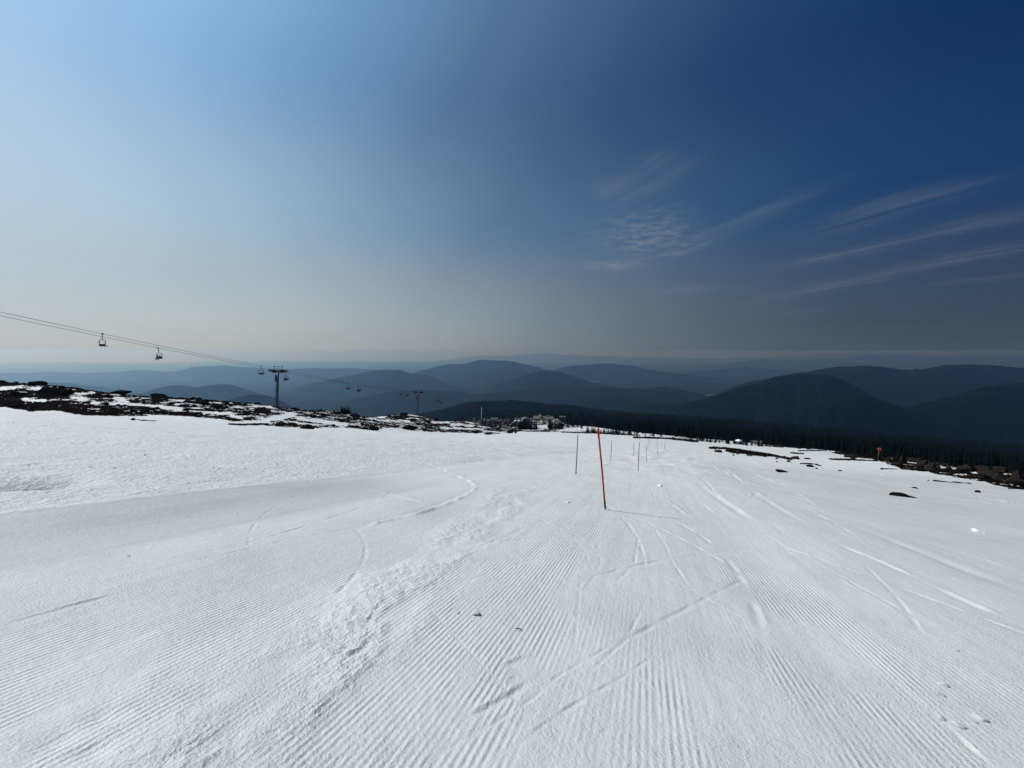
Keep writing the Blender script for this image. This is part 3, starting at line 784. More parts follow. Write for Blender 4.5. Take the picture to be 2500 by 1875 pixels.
rock_px(295, 964, 46, 10, 'black boulder on the skyline above the bright snow wedge', t=126)
rock_px(388, 966, 44, 14, 'steep dome shaped boulder with a snow spot on the left skyline', t=127)
rock_px(483, 972, 22, 8, 'pair of low skyline boulders left of the first lift tower', t=132)
rock_px(629, 986, 14, 8, 'small round skyline boulder left of the first lift tower', t=140)
rock_px(718, 992, 16, 9, 'round skyline boulder right of the first lift tower', t=146)
rock_px(866, 1011, 30, 14, 'domed boulder at the foot of the spiky bush', t=170)
rock_px(750, 1047, 38, 15, 'long dark boulder at the snow edge below the snow path')
rock_px(640, 1016, 48, 14, 'broad dark mound beside the snow path', t=112)
rock_px(766, 1022, 14, 10, 'blocky boulder above the snow path', t=122)
rock_px(886, 1048, 16, 11, 'pale streaked boulder left of the pointed black one at the snow edge')
rock_px(912, 1051, 24, 13, 'pointed black boulder at the snow edge')
rock_px(1000, 1049, 44, 13, 'long low boulder at the snow edge below the second lift tower')
rock_px(1036, 1053, 14, 8, 'small boulder right of the long low one at the snow edge')
rock_px(1062, 1008, 16, 7, 'dark mound on the crest right of the second lift tower', t=262)
rock_px(988, 1007, 22, 7, 'low dark mound on the crest left of the second lift tower', t=250)
rock_px(1192, 1061, 20, 6, 'isolated flat black boulder on the white snow below the third tower')
rock_px(1244, 1057, 12, 8, 'knobbly black boulder out on the snow below the car park')
rock_px(1259, 1058, 6, 5, 'tiny black boulder right of the knobbly one')
rock_px(325, 1026, 10, 7, 'small black stone at the tip of the dark strip on the left')
rock_px(75, 1005, 14, 7, 'black stone at the snow edge on the far left')
# right hand side
rock_px(1752, 1104, 20, 10, 'grey boulder at the left tip of the dark island on the snow', 'rock_brown')
rock_px(1791, 1112, 6, 5, 'small grey stone below the dark island', 'rock_brown')
rock_px(1944, 1121, 26, 9, 'lone grey boulder right of the dark island', 'rock_brown')
rock_px(1970, 1121, 18, 4, 'low dark stone beside the lone grey boulder')
rock_px(1926, 1128, 11, 6, 'small tilted stone below the lone grey boulder', 'rock_brown')
rock_px(1897, 1128, 6, 3, 'tiny dark stone left of the small tilted one')
rock_px(1979, 1140, 20, 7, 'black twin lobed stone on the open snow')
rock_px(1994, 1145, 8, 4, 'small black stone right of the twin lobed one')
rock_px(1982, 1134, 10, 3, 'thin dark stone just above the twin lobed one')
rock_px(1912, 1153, 34, 6, 'long thin black stone melting out of the groomed snow')
rock_px(2190, 1210, 46, 6, 'left half of the long black hump on the groomed snow')
rock_px(2214, 1213, 38, 8, 'right higher half of the long black hump on the groomed snow')
rock_px(2235, 1192, 15, 3, 'thin dark stone above the long black hump')
rock_px(2050, 1150, 10, 3, 'tiny dark stone alone on the snow below the rock row')
rock_px(2267, 1174, 5, 3, 'speck of dark stone on the snow below the scree')
rock_px(2388, 1202, 14, 5, 'low dark stone at the snow edge on the right')
rock_px(2095, 1118, 18, 8, 'dark grey stone left of the orange sign', 'rock_brown')
rock_px(2205, 1128, 16, 22, 'upright pale grey boulder right of the orange sign', 'rock_brown', t=84, rz=0)
rock_px(2258, 1134, 24, 17, 'brown boulder with two humps on the right crest', 'rock_brown', t=78)
rock_px(2278, 1139, 30, 14, 'brown mound right of the two humped boulder', 'rock_brown', t=74)
rock_px(2195, 1139, 30, 12, 'brown rock below the upright pale boulder', 'rock_brown', t=70)
rock_px(2225, 1148, 34, 10, 'low brown rock nearest the snow below the orange sign', 'rock_brown')
rock_px(2362, 1146, 44, 25, 'big striped brown boulder on the right skyline', 'rock_brown', t=60)
rock_px(2404, 1150, 42, 25, 'olive brown boulder behind the big striped one', 'rock_brown', t=58)
rock_px(2445, 1158, 40, 18, 'low olive brown boulder on the right skyline', 'rock_brown', t=56)
rock_px(2312, 1162, 34, 12, 'dark rounded rock at the snow edge on the right', t=53)
rock_px(2352, 1167, 50, 16, 'black humped rock with a snow cap at the snow edge', t=50)
rock_px(2270, 1156, 26, 7, 'flat brown rock at the snow edge', 'rock_brown', t=58)
rock_px(2380, 1176, 34, 12, 'bluish dark rock left of the grey brown slab', t=46)
rock_px(2412, 1177, 46, 18, 'broad grey brown slab near the right edge', 'rock_brown', t=45)
rock_px(2440, 1184, 40, 10, 'low brown rock under the broad slab', 'rock_brown', t=42)
rock_px(2486, 1183, 28, 30, 'tall knobbly boulder at the right edge of the photo', 'rock_brown', t=43)
rock_px(2488, 1195, 50, 9, 'dark flat rock at the right edge below the knobbly boulder', t=38)
rock_px(2053, 1100, 26, 12, 'pale brown boulder at the top of the right slope', 'rock_brown', t=240)
rock_px(2080, 1110, 34, 9, 'long brown rock at the top of the right slope', 'rock_brown', t=170)
rock_px(1905, 1086, 20, 9, 'tan boulder at the forest edge above the snow', 'rock_brown', t=330)
# scattered smaller stones of the moraine
cnt = 0; tries = 0
while cnt < 150 and tries < 6000:
    tries += 1
    px = random.uniform(-30, 1240); t = random.uniform(78, 150) if px < 700 else (random.uniform(95, 215) if px < 900 else random.uniform(140, 390))
    u = uv_of(px, 1020)[0]; x = u * t
    zb = base_z(np.array([x]), np.array([t]))
    m_, _ = rock_mask(np.array([x]), np.array([t]), zb)
    pxx, pyy = project(np.array([x]), np.array([t]), zb)
    if m_[0] < .48 or pyy[0] > 1058: continue
    r = random.uniform(.35, 1.05) * (1 if random.random() < .8 else 1.6) * (1 + (t > 200) * .4)
    where = ('far left', 'bright snow wedge') if px < 330 else (('left of the first tower', '') if px < 680 else (('between the first and second tower', '') if px < 1020 else ('between the second and third tower', '')))
    boulder('boulder', 'rock_dark', x, t, r, r * random.uniform(.7, 1.1), r * random.uniform(.35, .6), 'small black stone among the moraine stones, ' + where[0], 'boulder', 'moraine stones ' + where[0])
    cnt += 1
cnt = 0; tries = 0
while cnt < 90 and tries < 5000:
    tries += 1
    px = random.uniform(2040, 2560); t = random.uniform(36, 130)
    u = uv_of(px, 1150)[0]; x = u * t
    zb = base_z(np.array([x]), np.array([t])); m_, _ = rock_mask(np.array([x]), np.array([t]), zb)
    if m_[0] < .5: continue
    r = random.uniform(.2, .75) * (1 + (random.random() < .2) * .7)
    boulder('boulder', 'rock_brown', x, t, r, r * random.uniform(.7, 1.1), r * random.uniform(.5, .9), 'small brown stone in the scree at the right edge of the slope', 'boulder', 'small brown scree stones on the right')
    cnt += 1
for i in range(16):
    px = 1785 + i * 8.2 + random.uniform(-3, 3); py = 1100 + i * .95 + random.uniform(-1, 6)
    rock_px(px, py + 2, random.uniform(5, 11), random.uniform(3, 6), 'small rust brown stone on the dark island in the snow', 'rock_brown' if i % 2 else 'rock_dark', group='stones of the dark island')
for i in range(12):
    rock_px(2030 + i * 9 + random.uniform(-3, 3), 1123 + i * .25, random.uniform(5, 10), random.uniform(2, 4), 'low dark stone in the straight row across the right snow', group='row of stones across the right snow')

for i in range(64):
    px = random.uniform(1440, 2125); py = float(np.interp(px, YB[:, 0], YB[:, 1])) + random.gauss(0, 2.2)
    t = {0: 300}.get(0) if False else float(np.interp(px, [1440, 1600, 1800, 2000, 2125], [385, 420, 430, 330, 190])) * random.uniform(.86, 1.05)
    u = uv_of(px, py)[0]; r = random.uniform(.6, 1.9) * (t / 350)
    boulder('boulder', 'rock_dark' if random.random() < .7 else 'rock_brown', u * t, t, r * 1.3, r, r * random.uniform(.35, .7), 'small dark rock on the ragged far edge of the snow below the forest', 'boulder', 'rocks along the ragged far snow edge')
for i in range(26):
    px = random.uniform(1560, 2110); t = float(np.interp(px, [1560, 1800, 2000, 2110], [430, 440, 340, 200])) * random.uniform(.9, 1.1); u = uv_of(px, 1080)[0]
    place_tree(random.choice((0, 1, 2)), u * t, t, random.uniform(2.2, 6.5) * (t / 400) ** .5, 'stunted dark conifer on the ragged far edge of the snow', 'stunted conifers along the far snow edge', 1.25)

# snow clods
def clod(px, py, w, h, label, group=None):
    g = ground_at(px, py); s = g.y / F_PX
    return boulder('snow_chunk', 'snow_clod', g.x, g.y, w * s / 2, w * s / 2 * .9, h * s * .6, label, 'snow chunk', group, sink=.3)
clod(1163, 1500, 24, 15, 'fist sized snow chunk casting a shadow on the corduroy near the centre')
clod(1118, 1497, 9, 5, 'tiny snow crumb left of the fist sized chunk')
clod(1385, 1227, 12, 5, 'low snow chunk left of the red pole base')
clod(1610, 1187, 16, 6, 'ragged snow chunk beside the carved track right of the red pole')
clod(2385, 1296, 20, 12, 'pointed white snow chunk alone on the smooth right slope')
clod(2398, 1298, 14, 6, 'low snow crumb touching the pointed white chunk')
clod(2302, 1672, 26, 13, 'rounded snow chunk at the right end of the corduroy, uppermost')
clod(2300, 1698, 22, 6, 'flat snow chunk just below the uppermost rounded one')
clod(2300, 1757, 24, 10, 'snow chunk at the lower left of the group by the corduroy end')
clod(2338, 1770, 30, 13, 'snow chunk with a dark right side at the bottom of the group')
clod(2395, 1757, 34, 16, 'largest snow chunk of the group by the corduroy end')
clod(2378, 1762, 16, 9, 'snow crumb left of the largest chunk of the group')
clod(2335, 1588, 10, 6, 'small snow bead on the smooth snow right of the corduroy')
clod(1133, 1131, 7, 4, 'snow crumb in the middle distance beyond the carved turn')
for (px, py) in ((30,1138),(70,1136),(104,1139),(222,1141),(279,1143),(320,1144),(453,1141),(520,1143),(535,1145),(592,1128),(598,1145),(675,1133),(577,1240),(313,1350),(505,1118),(353,1112),(640,1150),(555,1155),(190,1180)):
    clod(px, py, random.uniform(5, 8), random.uniform(3, 4.5), 'small grey snow crumb on the rough left slope', 'snow crumbs on the left slope')
tw = ground_at(1267, 1538)
w_ = MB().tube([(-.028, .01, .004), (-.01, 0, .012), (.012, -.006, .010), (.03, -.014, .004)], [.003, .004, .0035, .002], 6).build('twig', M['bark'])
w_.location = (tw.x, tw.y, surf(tw.x, tw.y) + .004); tag(w_, 'short dark twig lying on the smooth snow below the red pole', 'twig')

# ------------------------------------------------------------------ bushes on the crest
def bush_mesh(seed, n=36):
    r = random.Random(seed); mb = MB()
    for i in range(n):
        a = r.random() * 6.28; lean = abs(r.gauss(0, .55)); L = r.uniform(.45, 1.0) * (1 - .3 * min(lean, 1))
        b = Vector((math.cos(a) * r.uniform(0, .45), math.sin(a) * r.uniform(0, .45), 0))
        d = Vector((math.cos(a) * math.sin(lean), math.sin(a) * math.sin(lean), math.cos(lean)))
        for k in range(12):
            f = k / 11; c = b + d * L * (0.12 + .88 * f); rr = .16 * (1 - f) + .035
            for q in range(5):
                an = r.random() * 6.28
                s = Vector((math.cos(an), math.sin(an), r.uniform(.1, .9))).normalized()
                p = c + s * rr * r.uniform(.7, 1.3); w = s.cross(Vector((0, 0, 1))).normalized() * .025
                mb.add([c - w, c + w, p + w * .3, p - w * .3], [(0, 1, 2, 3)])
    return mb
def bush(px, py, t, w, h, label, seed, n=36):
    u = uv_of(px, py)[0]; x = u * t; s = t / F_PX
    root = empty('bush', (x, t, surf(x, t) - .1))
    bush_mesh(seed, n).build('foliage', M['needles'], root)
    st = MB()
    r = random.Random(seed)
    for i in range(5):
        a = r.random() * 6.28; st.tube([(0, 0, -.05), (math.cos(a) * .2, math.sin(a) * .2, .35), (math.cos(a) * .35, math.sin(a) * .35, .7)], [.03, .02, .008], 5)
    st.build('stem', M['bark'], root)
    root.scale = (w * s / 1.5, w * s / 1.5, h * s / .9)
    return tag(root, label, 'bush')
bush(843, 1000, 172, 38, 23, 'large spiky dark bush on the moraine skyline', 1, 46)
bush(814, 1002, 168, 14, 11, 'small pointed bush just left of the large spiky one', 2, 18)
bush(781, 1000, 165, 18, 10, 'scrubby bush on the skyline between first tower and spiky bush', 3, 20)
bush(792, 1000, 166, 7, 9, 'thin upright shoot right of the scrubby skyline bush', 4, 8)
bush(768, 1002, 160, 14, 7, 'lowest flat bush on the skyline left of the scrubby one', 5, 18)
lb = at(1112, 1018, 420)
ll = MB().tube([(0, 0, -2), (-1.6, 0, 4), (-3.2, .2, 9)], [.35, .28, .1], 6)
lo = ll.build('dead_trunk', M['bark']); lo.location = (lb.x, lb.y, surf(lb.x, lb.y)); tag(lo, 'bare leaning dead tree trunk on the crest left of the third tower', 'dead tree')

# ------------------------------------------------------------------ bamboo / slalom poles
def pole(base, top, label, mat, r, t=None, base_mat=None, group='slope marking poles', fork=False):
    g = ground_at(*base); 
    if t:
        u = uv_of(*base)[0]; g = Vector((u * t, t, surf(u * t, t)))
    g = Vector((g.x, g.y, surf(g.x, g.y)))
    tp = at(top[0], top[1], g.y)
    d = tp - g
    root = empty('marker_pole', g)
    Lh = d.length
    n = 10
    if base_mat:
        MB().tube([d * -.03, d * .02, d * .021, d * .10], [r * .7, r * .7, r * 1.15, r * 1.15], n).build('sleeve', base_mat, root, True)
        MB().tube([d * .10, d * .5 + Vector((.006, 0, 0)), d * 1.0], [r, r, r * .95], n).build('shaft', mat, root, True)
    else:
        MB().tube([d * -.03, d * .35, d * .7, d], [r, r * .95, r * .85, r * .75], n).build('shaft', mat, root, True)
        MB().tube([d * .0, d * .05], [r * 1.3, r * 1.1], n).build('collar', M['blackpole'], root, True)
    if fork:
        MB().tube([d * .93, d * .96 + Vector((.025, 0, 0)), d * 1.0 + Vector((.024, 0, .0))], [r * .35, r * .35, r * .3], 6).build('tape_strip', mat, root)
        MB().tube([d * .88, d * .89, d * .955, d * .956], [r, r * 1.12, r * 1.12, r], n).build('band', mat, root, True)
    return tag(root, label, 'pole', group)
pole((1478,1244), (1460,1046), 'bright red flexible slalom pole with a green base, leaning left', M['red'], .020, base_mat=M['green'], fork=True)
pole((1406,1157), (1411,1061), 'dark grey pole left of the red pole, nearest to it', M['blackpole'], .021)
pole((1491,1123), (1494,1074), 'thin dark pole right of the red pole top', M['blackpole'], .022)
pole((1558,1148), (1561,1079), 'reddish brown pole, tallest right of the red pole', M['redbrown'], .020)
pole((1546,1113), (1548,1080), 'short thin pole just left of the reddish brown pole', M['blackpole'], .021)
pole((1579,1126), (1577,1086), 'dark pole leaning left just right of the reddish brown one', M['blackpole'], .019)
pole((1581,1099), (1583,1075), 'thin distant pole above the left leaning one', M['blackpole'], .024)
pole((1605,1108), (1607,1077), 'straight dark pole in the middle of the distant group', M['blackpole'], .026)
pole((1622,1096), (1624,1075), 'outermost right pole of the distant group', M['blackpole'], .025)
pole((1586,1090), (1588,1075), 'faint pole right beside the thin distant one', M['blackpole'], .022)
pole((1601,1092), (1603,1074), 'faint pole just left of the straight dark pole', M['blackpole'], .022)
pole((1615,1091), (1616,1075), 'faint pole left of the outermost right pole', M['blackpole'], .022)

# ------------------------------------------------------------------ orange sign
sb = ground_at(2144, 1121)
sr = empty('trail_sign', (sb.x, sb.y, surf(sb.x, sb.y)), R(-38))
k_ = sb.y / F_PX
MB().tube([(0, 0, -.3), (0, 0, 21 * k_)], [.07, .06], 8).build('post', M['wood'], sr, True)
MB().box((0, -.09, 25 * k_), (7.0 * k_, .04, 6.5 * k_)).build('board', M['orange'], sr)
tag(sr, 'small orange board on a wooden post at the right edge of the slope', 'sign')

# ------------------------------------------------------------------ chairlift
def lift_x(y): return -133 + .25 * y
LD = Vector((.25, 1, 0)).normalized(); LP = Vector((LD.y, -LD.x, 0))
GAUGE = 4.9
def solve_y(px, side, py=940):
    u = uv_of(px, py)[0]
    o = LP * (GAUGE / 2 * side)
    # x = -133 + .25*(y - o.y) + o.x = u*y
    return (-133 - .25 * o.y + o.x) / (u - .25)
TW = [(-40, None), (155, 903), (269, 956), (404, 992), (559, 1013), (760, 1030)]
tz = []
for ty, tpy in TW:
    if tpy is None: tz.append(42.0)
    else: tz.append(-uv_of(1250, tpy)[1] * ty)
TY = [a for a, _ in TW]
def rope_z(y):
    for i in range(len(TY) - 1):
        if y <= TY[i + 1] or i == len(TY) - 2:
            f = (y - TY[i]) / (TY[i + 1] - TY[i]); L = TY[i + 1] - TY[i]
            sag = .012 * L * 4 * f * (1 - f)
            if i == 0: sag = .012 * L * 4 * f * (1 - f)
            return tz[i] * (1 - f) + tz[i + 1] * f - sag
def rope_pt(y0, side):
    """y0 measured on the centre line"""
    c = Vector((lift_x(y0), y0, rope_z(y0))); return c + LP * (GAUGE / 2 * side)
for side, lab in ((1, 'upper thin steel cable of the chairlift carrying the empty chairs'), (-1, 'lower thin steel cable of the chairlift carrying the riders')):
    mb = MB().tube([rope_pt(y_, side) for y_ in np.arange(-40, 760, 5.0)], .045, 6)
    tag(mb.build('haul_cable', M['rope'], None, True), lab, 'cable', 'chairlift cables')

def make_tower(hgt):
    root = empty('lift_tower')
    MB().tube([(0, 0, -2), (0, 0, hgt * .5), (0, 0, hgt - .5)], [.50, .42, .36], 16).build('pole', M['steel'], root, True)
    MB().box((0, 0, hgt - .55), (GAUGE + .8, .42, .5)).build('crossarm', M['darksteel'], root)
    for s in (-1, 1):
        a = MB().box((s * GAUGE / 2, 0, hgt - .12), (.16, 4.4, .30))
        for k in range(6):
            yy = -1.9 + k * .76
            a.tube([(s * GAUGE / 2 - .10, yy, hgt + .12), (s * GAUGE / 2 + .10, yy, hgt + .12)], .26, 12)
        a.build('sheave_assembly', M['darksteel'], root)
        w = MB().box((s * (GAUGE / 2 + .55), 0, hgt - .45), (.5, 3.4, .06))
        for yy in (-1.7, 0, 1.7): w.tube([(s * (GAUGE / 2 + .8), yy, hgt - .45), (s * (GAUGE / 2 + .8), yy, hgt + .5)], .035, 6)
        w.tube([(s * (GAUGE / 2 + .8), -1.7, hgt + .5), (s * (GAUGE / 2 + .8), 1.7, hgt + .5)], .035, 6)
        w.build('work_platform', M['darksteel'], root)
    f = MB()
    for s in (-1, 1):
        f.tube([(s * 1.55, 0, hgt - .3), (s * 2.05, 0, hgt + 1.85)], .11, 6)
    f.tube([(-2.3, 0, hgt + 1.75), (2.3, 0, hgt + 1.75)], .10, 6)
    f.tube([(0, 0, hgt - .3), (0, 0, hgt + 1.75)], .05, 6)
    f.build('lifting_frame', M['darksteel'], root)
    l = MB()
    for s in (-.2, .2): l.tube([(-.95 + s * .0, s, -1), (-.82, s, hgt - .8)], .035, 5)
    n = int(hgt / .6)
    for k in range(n):
        zz = k * .6; l.tube([(-.94 + .12 * zz / hgt, -.2, zz), (-.94 + .12 * zz / hgt, .2, zz)], .025, 4, False)
    for k in range(4):
        zz = 1.5 + k * (hgt - 3) / 3.5; l.tube([(-.9, 0, zz), (-.4, 0, zz)], .03, 4)
    l.build('ladder', M['darksteel'], root)
    MB().box((-.92, 0, hgt * .80), (.28, .7, 2.6)).build('ladder_cage', M['darksteel'], root)
    return root
tl = ['tall steel lift tower with ladder, nearest and largest of the line', 'slim dark lift tower on the crest, second down the line', 'pale grey lift tower beside the conifers, third down the line', 'faint distant lift tower below the car park, fourth down the line']
yaw = math.atan2(LD.y, LD.x) - PI / 2
for i, (ty, tpy) in enumerate(TW[1:5]):
    x = lift_x(ty); gzv = surf(x, ty); top = tz[i + 1] - .38
    hgt = max(top - gzv, 9.0)
    o = make_tower(hgt); slope = math.atan((tz[i + 1] - tz[i + 2]) / (TY[i + 2] - TY[i + 1])) * .55
    o.rotation_euler = Euler((-slope, 0, yaw), 'XYZ'); 
    off = Vector((LD.x * math.sin(-slope * -1) * hgt, LD.y * math.sin(slope) * hgt, 0))
    o.location = (x - LD.x * math.sin(slope) * hgt, ty - LD.y * math.sin(slope) * hgt, top - hgt * math.cos(slope))
    if i == 2: 
        for ch in o.children:
            if ch.name.startswith('pole'): ch.data.materials[0] = simple('pale_galvanised_steel', (.45, .45, .46), .6, .2, var=.2, scale=3)
    tag(o, tl[i], 'lift tower', 'chairlift towers')

def make_chair():
    root = empty('lift_chair')
    MB().box((0, 0, -.02), (.16, .62, .18)).box((0, .12, .10), (.12, .3, .12)).build('grip', M['darksteel'], root)
    MB().tube([(0, 0, -.05), (0, -.05, -.35), (0, -.12, -.9), (0, -.12, -1.5)], .075, 8).build('hanger', M['darksteel'], root, True)
    fr = MB()
    arch = []
    for k in range(13):
        a = PI * k / 12
        arch.append((-1.08 * math.copysign(abs(math.cos(a)) ** .45, math.cos(a)), -.12, -1.5 - .55 * (1 - abs(math.sin(a)) ** .6)))
    pts = [(-1.08, .25, -3.18), (-1.08, -.18, -3.12), (-1.08, -.2, -2.5)] + arch + [(1.08, -.2, -2.5), (1.08, -.18, -3.12), (1.08, .25, -3.18)]
    fr.tube(pts, .06, 8); fr.build('bail_frame', M['darksteel'], root, True)
    MB().box((0, .05, -3.12), (2.15, .55, .2)).build('seat', M['pad'], root)
    MB().box((0, -.25, -2.82), (2.1, .09, .42), Matrix.Rotation(R(12), 3, 'X')).build('backrest', M['pad'], root)
    sbm = MB().tube([(-1.04, -.2, -2.5), (-1.0, -.5, -1.95), (1.0, -.5, -1.95), (1.04, -.2, -2.5)], .03, 6)
    sbm.build('safety_bar', M['darksteel'], root, True)
    return root

def person_mesh(seed):
    r = random.Random(seed); me = bpy.data.meshes.new('person')
    J = [(0, 0, .10, .15), (0, -.03, .35, .155), (0, -.02, .55, .16), (0, 0, .66, .07), (0, .02, .74, .095), (0, .03, .86, .10), (0, .02, .93, .06)]
    E = [(i, i + 1) for i in range(6)]
    for s in (-1, 1):
        b = len(J)
        J += [(s * .19, 0, .56, .075), (s * .25, .12, .33, .06), (s * .14, .36, .28, .05), (s * .12, .42, .27, .045)]
        E += [(2, b), (b, b + 1), (b + 1, b + 2), (b + 2, b + 3)]
        b = len(J)
        J += [(s * .11, .06, .08, .105), (s * .13, .46, .06, .085), (s * .13, .50, -.12, .075), (s * .13, .46, -.44, .065), (s * .13, .50, -.52, .06), (s * .14, .64, -.53, .05)]
        E += [(0, b), (b, b + 1), (b + 1, b + 2), (b + 2, b + 3), (b + 3, b + 4), (b + 4, b + 5)]
    me.from_pydata([j[:3] for j in J], E, [])
    return me, [j[3] for j in J]
def make_person(mat, hm, i):
    me, rad = person_mesh(i)
    me.materials.append(mat)
    o = bpy.data.objects.new('person', me); COL.objects.link(o)
    sk = o.modifiers.new('Skin', 'SKIN'); sd = o.modifiers.new('Subdivision', 'SUBSURF'); sd.levels = 1; sd.render_levels = 1
    for k, r_ in enumerate(rad):
        o.data.skin_vertices[0].data[k].radius = (r_, r_)
    o.data.skin_vertices[0].data[0].use_root = True
    hb = MB()
    for a in range(5):
        th0, th1 = PI / 2 * a / 5, PI / 2 * (a + 1) / 5
        n = 12
        hb.add([(math.cos(2 * PI * q / n) * .125 * math.cos(t_), .025 + math.sin(2 * PI * q / n) * .14 * math.cos(t_), .86 + .13 * math.sin(t_)) for t_ in (th0, th1) for q in range(n)],
               [(q, (q + 1) % n, n + (q + 1) % n, n + q) for q in range(n)])
    hb.build('helmet', hm, o, True)
    for s in (-1, 1):
        MB().box((s * .14, .62, -.62), (.09, 1.65, .025)).box((s * .14, 1.48, -.59), (.085, .16, .02), Matrix.Rotation(R(22), 3, 'X')).build('ski', M['skis'], o)
    return o
chair0 = make_chair()
people0 = [make_person(M['cloth_a'], M['helmet'], 0), make_person(M['cloth_b'], M['helmet'], 1), make_person(M['cloth_a'], M['helmet_w'], 2)]
first = {'c': True, 0: True, 1: True, 2: True}
CH = [ # photo x of the grip, side (+1 empty upper cable, -1 riders), label
 (250, 1, 'empty lift chair nearest the left edge of the photo'), (638, 1, 'empty lift chair just left of the first tower'),
 (850, 1, 'empty lift chair above the spiky bush'), (979, 1, 'empty lift chair just left of the second tower'),
 (1068, 1, 'empty lift chair just right of the second tower'), (1134, 1, 'small empty lift chair well left of the third tower'),
 (1184, 1, 'tiny empty lift chair just right of the third tower'), (1264, 1, 'faint empty lift chair above the fourth tower'),
 (386, -1, 'lift chair carrying two skiers against the pale sky'), (697, -1, 'lift chair carrying two skiers just right of the first tower'),
 (875, -1, 'lift chair carrying two skiers right of the spiky bush'), (994, -1, 'lift chair carrying two skiers beside the second tower'),
 (1075, -1, 'lift chair carrying two skiers right of the second tower'), (1138, -1, 'lift chair carrying two skiers left of the third tower'),
 (1187, -1, 'lift chair carrying two skiers right of the third tower')]
where = ['on the chair against the pale sky', 'on the chair right of the first tower', 'on the chair right of the spiky bush', 'on the chair left of the second tower', 'on the chair right of the second tower', 'on the chair left of the third tower', 'on the chair right of the third tower']
wi = 0
for px, side, lab in CH:
    y_on = solve_y(px, side, float(np.interp(px, [250, 386, 640, 1264], [815, 852, 895, 1000])))                      # y of the rope point itself
    y0 = y_on - LP.y * GAUGE / 2 * side
    p = rope_pt(y0, side)
    o = chair0 if first['c'] else copy_tree(chair0); first['c'] = False
    rz = yaw if side > 0 else yaw + PI
    o.location = p; o.rotation_euler = (0, 0, rz); tag(o, lab, 'lift chair', 'empty chairs' if side > 0 else 'chairs with riders')
    if side < 0:
        mt = Matrix.Translation(p) @ Matrix.Rotation(rz, 4, 'Z')
        for q, dx in enumerate((-.55, .35)):
            kind = (wi + q) % 2 if not (wi >= 5) else 2
            po = people0[kind] if first[kind] else copy_tree(people0[kind]); first[kind] = False
            po.location = mt @ Vector((dx, .02, -3.02)); po.rotation_euler = (0, 0, rz + random.uniform(-.15, .15))
            cl = ('black', 'navy', 'black')[kind]
            tag(po, 'seated skier in %s clothing, %s rider %s' % (cl, ('right', 'left')[q], where[wi]), 'person', 'skiers riding the chairlift')
        wi += 1

# ------------------------------------------------------------------ lodge, buildings, car park
def place_on(px, t, dz=0):
    u = uv_of(px, 1020)[0]; return Vector((u * t, t, surf(u * t, t) + dz))
def windows(parent, xs, zs, yf, w, h):
    for x in xs:
        for zz in zs:
            MB().box((x, yf, zz), (w, .3, h)).build('window', M['glass'], parent)
c = place_on(1326, 1290)
lod = empty('lodge', c, R(-3)); s = 1290 / F_PX
Wd = 46 * s
def gable(mb, x0, x1, y0, y1, z0, z1, zr):
    ym = (y0 + y1) / 2
    return mb.add([(x0, y0, z0), (x1, y0, z0), (x1, y1, z0), (x0, y1, z0), (x0, y0, z1), (x1, y0, z1), (x1, y1, z1), (x0, y1, z1), (x0, ym, zr), (x1, ym, zr)],
                  [(0, 1, 5, 4), (2, 3, 7, 6), (0, 4, 8, 7, 3), (1, 2, 6, 9, 5)])
def roof(mb, x0, x1, y0, y1, z1, zr, o=.8, th=.5):
    ym = (y0 + y1) / 2
    k = (zr - z1) / (ym - y0)
    for a, b in ((y0 - o, ym), (y1 + o, ym)):
        za = z1 - o * k
        mb.add([(x0 - o, a, za), (x1 + o, a, za), (x1 + o, b, zr), (x0 - o, b, zr), (x0 - o, a, za + th), (x1 + o, a, za + th), (x1 + o, b, zr + th), (x0 - o, b, zr + th)],
               [(0, 1, 2, 3), (4, 7, 6, 5), (0, 4, 5, 1), (1, 5, 6, 2), (3, 2, 6, 7), (0, 3, 7, 4)])
    return mb
gable(MB(), -.52 * Wd, -.20 * Wd, -8, 8, -3, 7.5, 15).build('wall', M['lodge_wall'], lod)
gable(MB(), -.10 * Wd, .52 * Wd, -8, 9, -3, 6.5, 14).build('wall', M['lodge_wall'], lod)
roof(MB(), -.52 * Wd, -.20 * Wd, -8, 8, 7.5, 14.7).build('roof', M['lodge_roof'], lod)
roof(MB(), -.10 * Wd, .52 * Wd, -8, 9, 6.5, 13.7).build('roof', M['lodge_roof'], lod)
MB().tube([(-.15 * Wd, -2, -3), (-.15 * Wd, -2, 15), (-.15 * Wd, -2, 20)], [7.5, 6.8, 1.8], 6).build('head_house', M['stone'], lod)
MB().box((-.15 * Wd, -2, 21.5), (2.6, 2.6, 5)).build('chimney', M['stone'], lod)
MB().box((.25 * Wd, 0, 14.6), (14, 3, 2.4)).build('dormer', M['lodge_wall'], lod)
windows(lod, [(-.49 + .036 * i) * Wd for i in range(8)], (2.0, 5.2), -8.05, 1.1, 1.6)
windows(lod, [(-.06 + .042 * i) * Wd for i in range(14)], (1.6, 4.6), -8.05, 1.1, 1.6)
tag(lod, 'long pale mountain lodge with a central stone tower beyond the snow', 'lodge')
c = place_on(1283, 1180); ar = empty('arched_building', c, R(8))
out = [(-13 + 0, -2)] + [(-13 * math.cos(PI * k / 12), 12 * math.sin(PI * k / 12) ** .8) for k in range(13)] + [(13, -2)]
MB().prism(out, -14, 14).build('shell', M['metalroof'], ar)
MB().prism([(-9, -2), (-9, 3), (-5, 7.6), (0, 9.4), (5, 7.6), (9, 3), (9, -2)], -14.25, -14.05).build('end_wall', M['stone'], ar)
MB().box((0, -14.4, 1), (5, .2, 4.5)).build('door', M['lodge_wall'], ar)
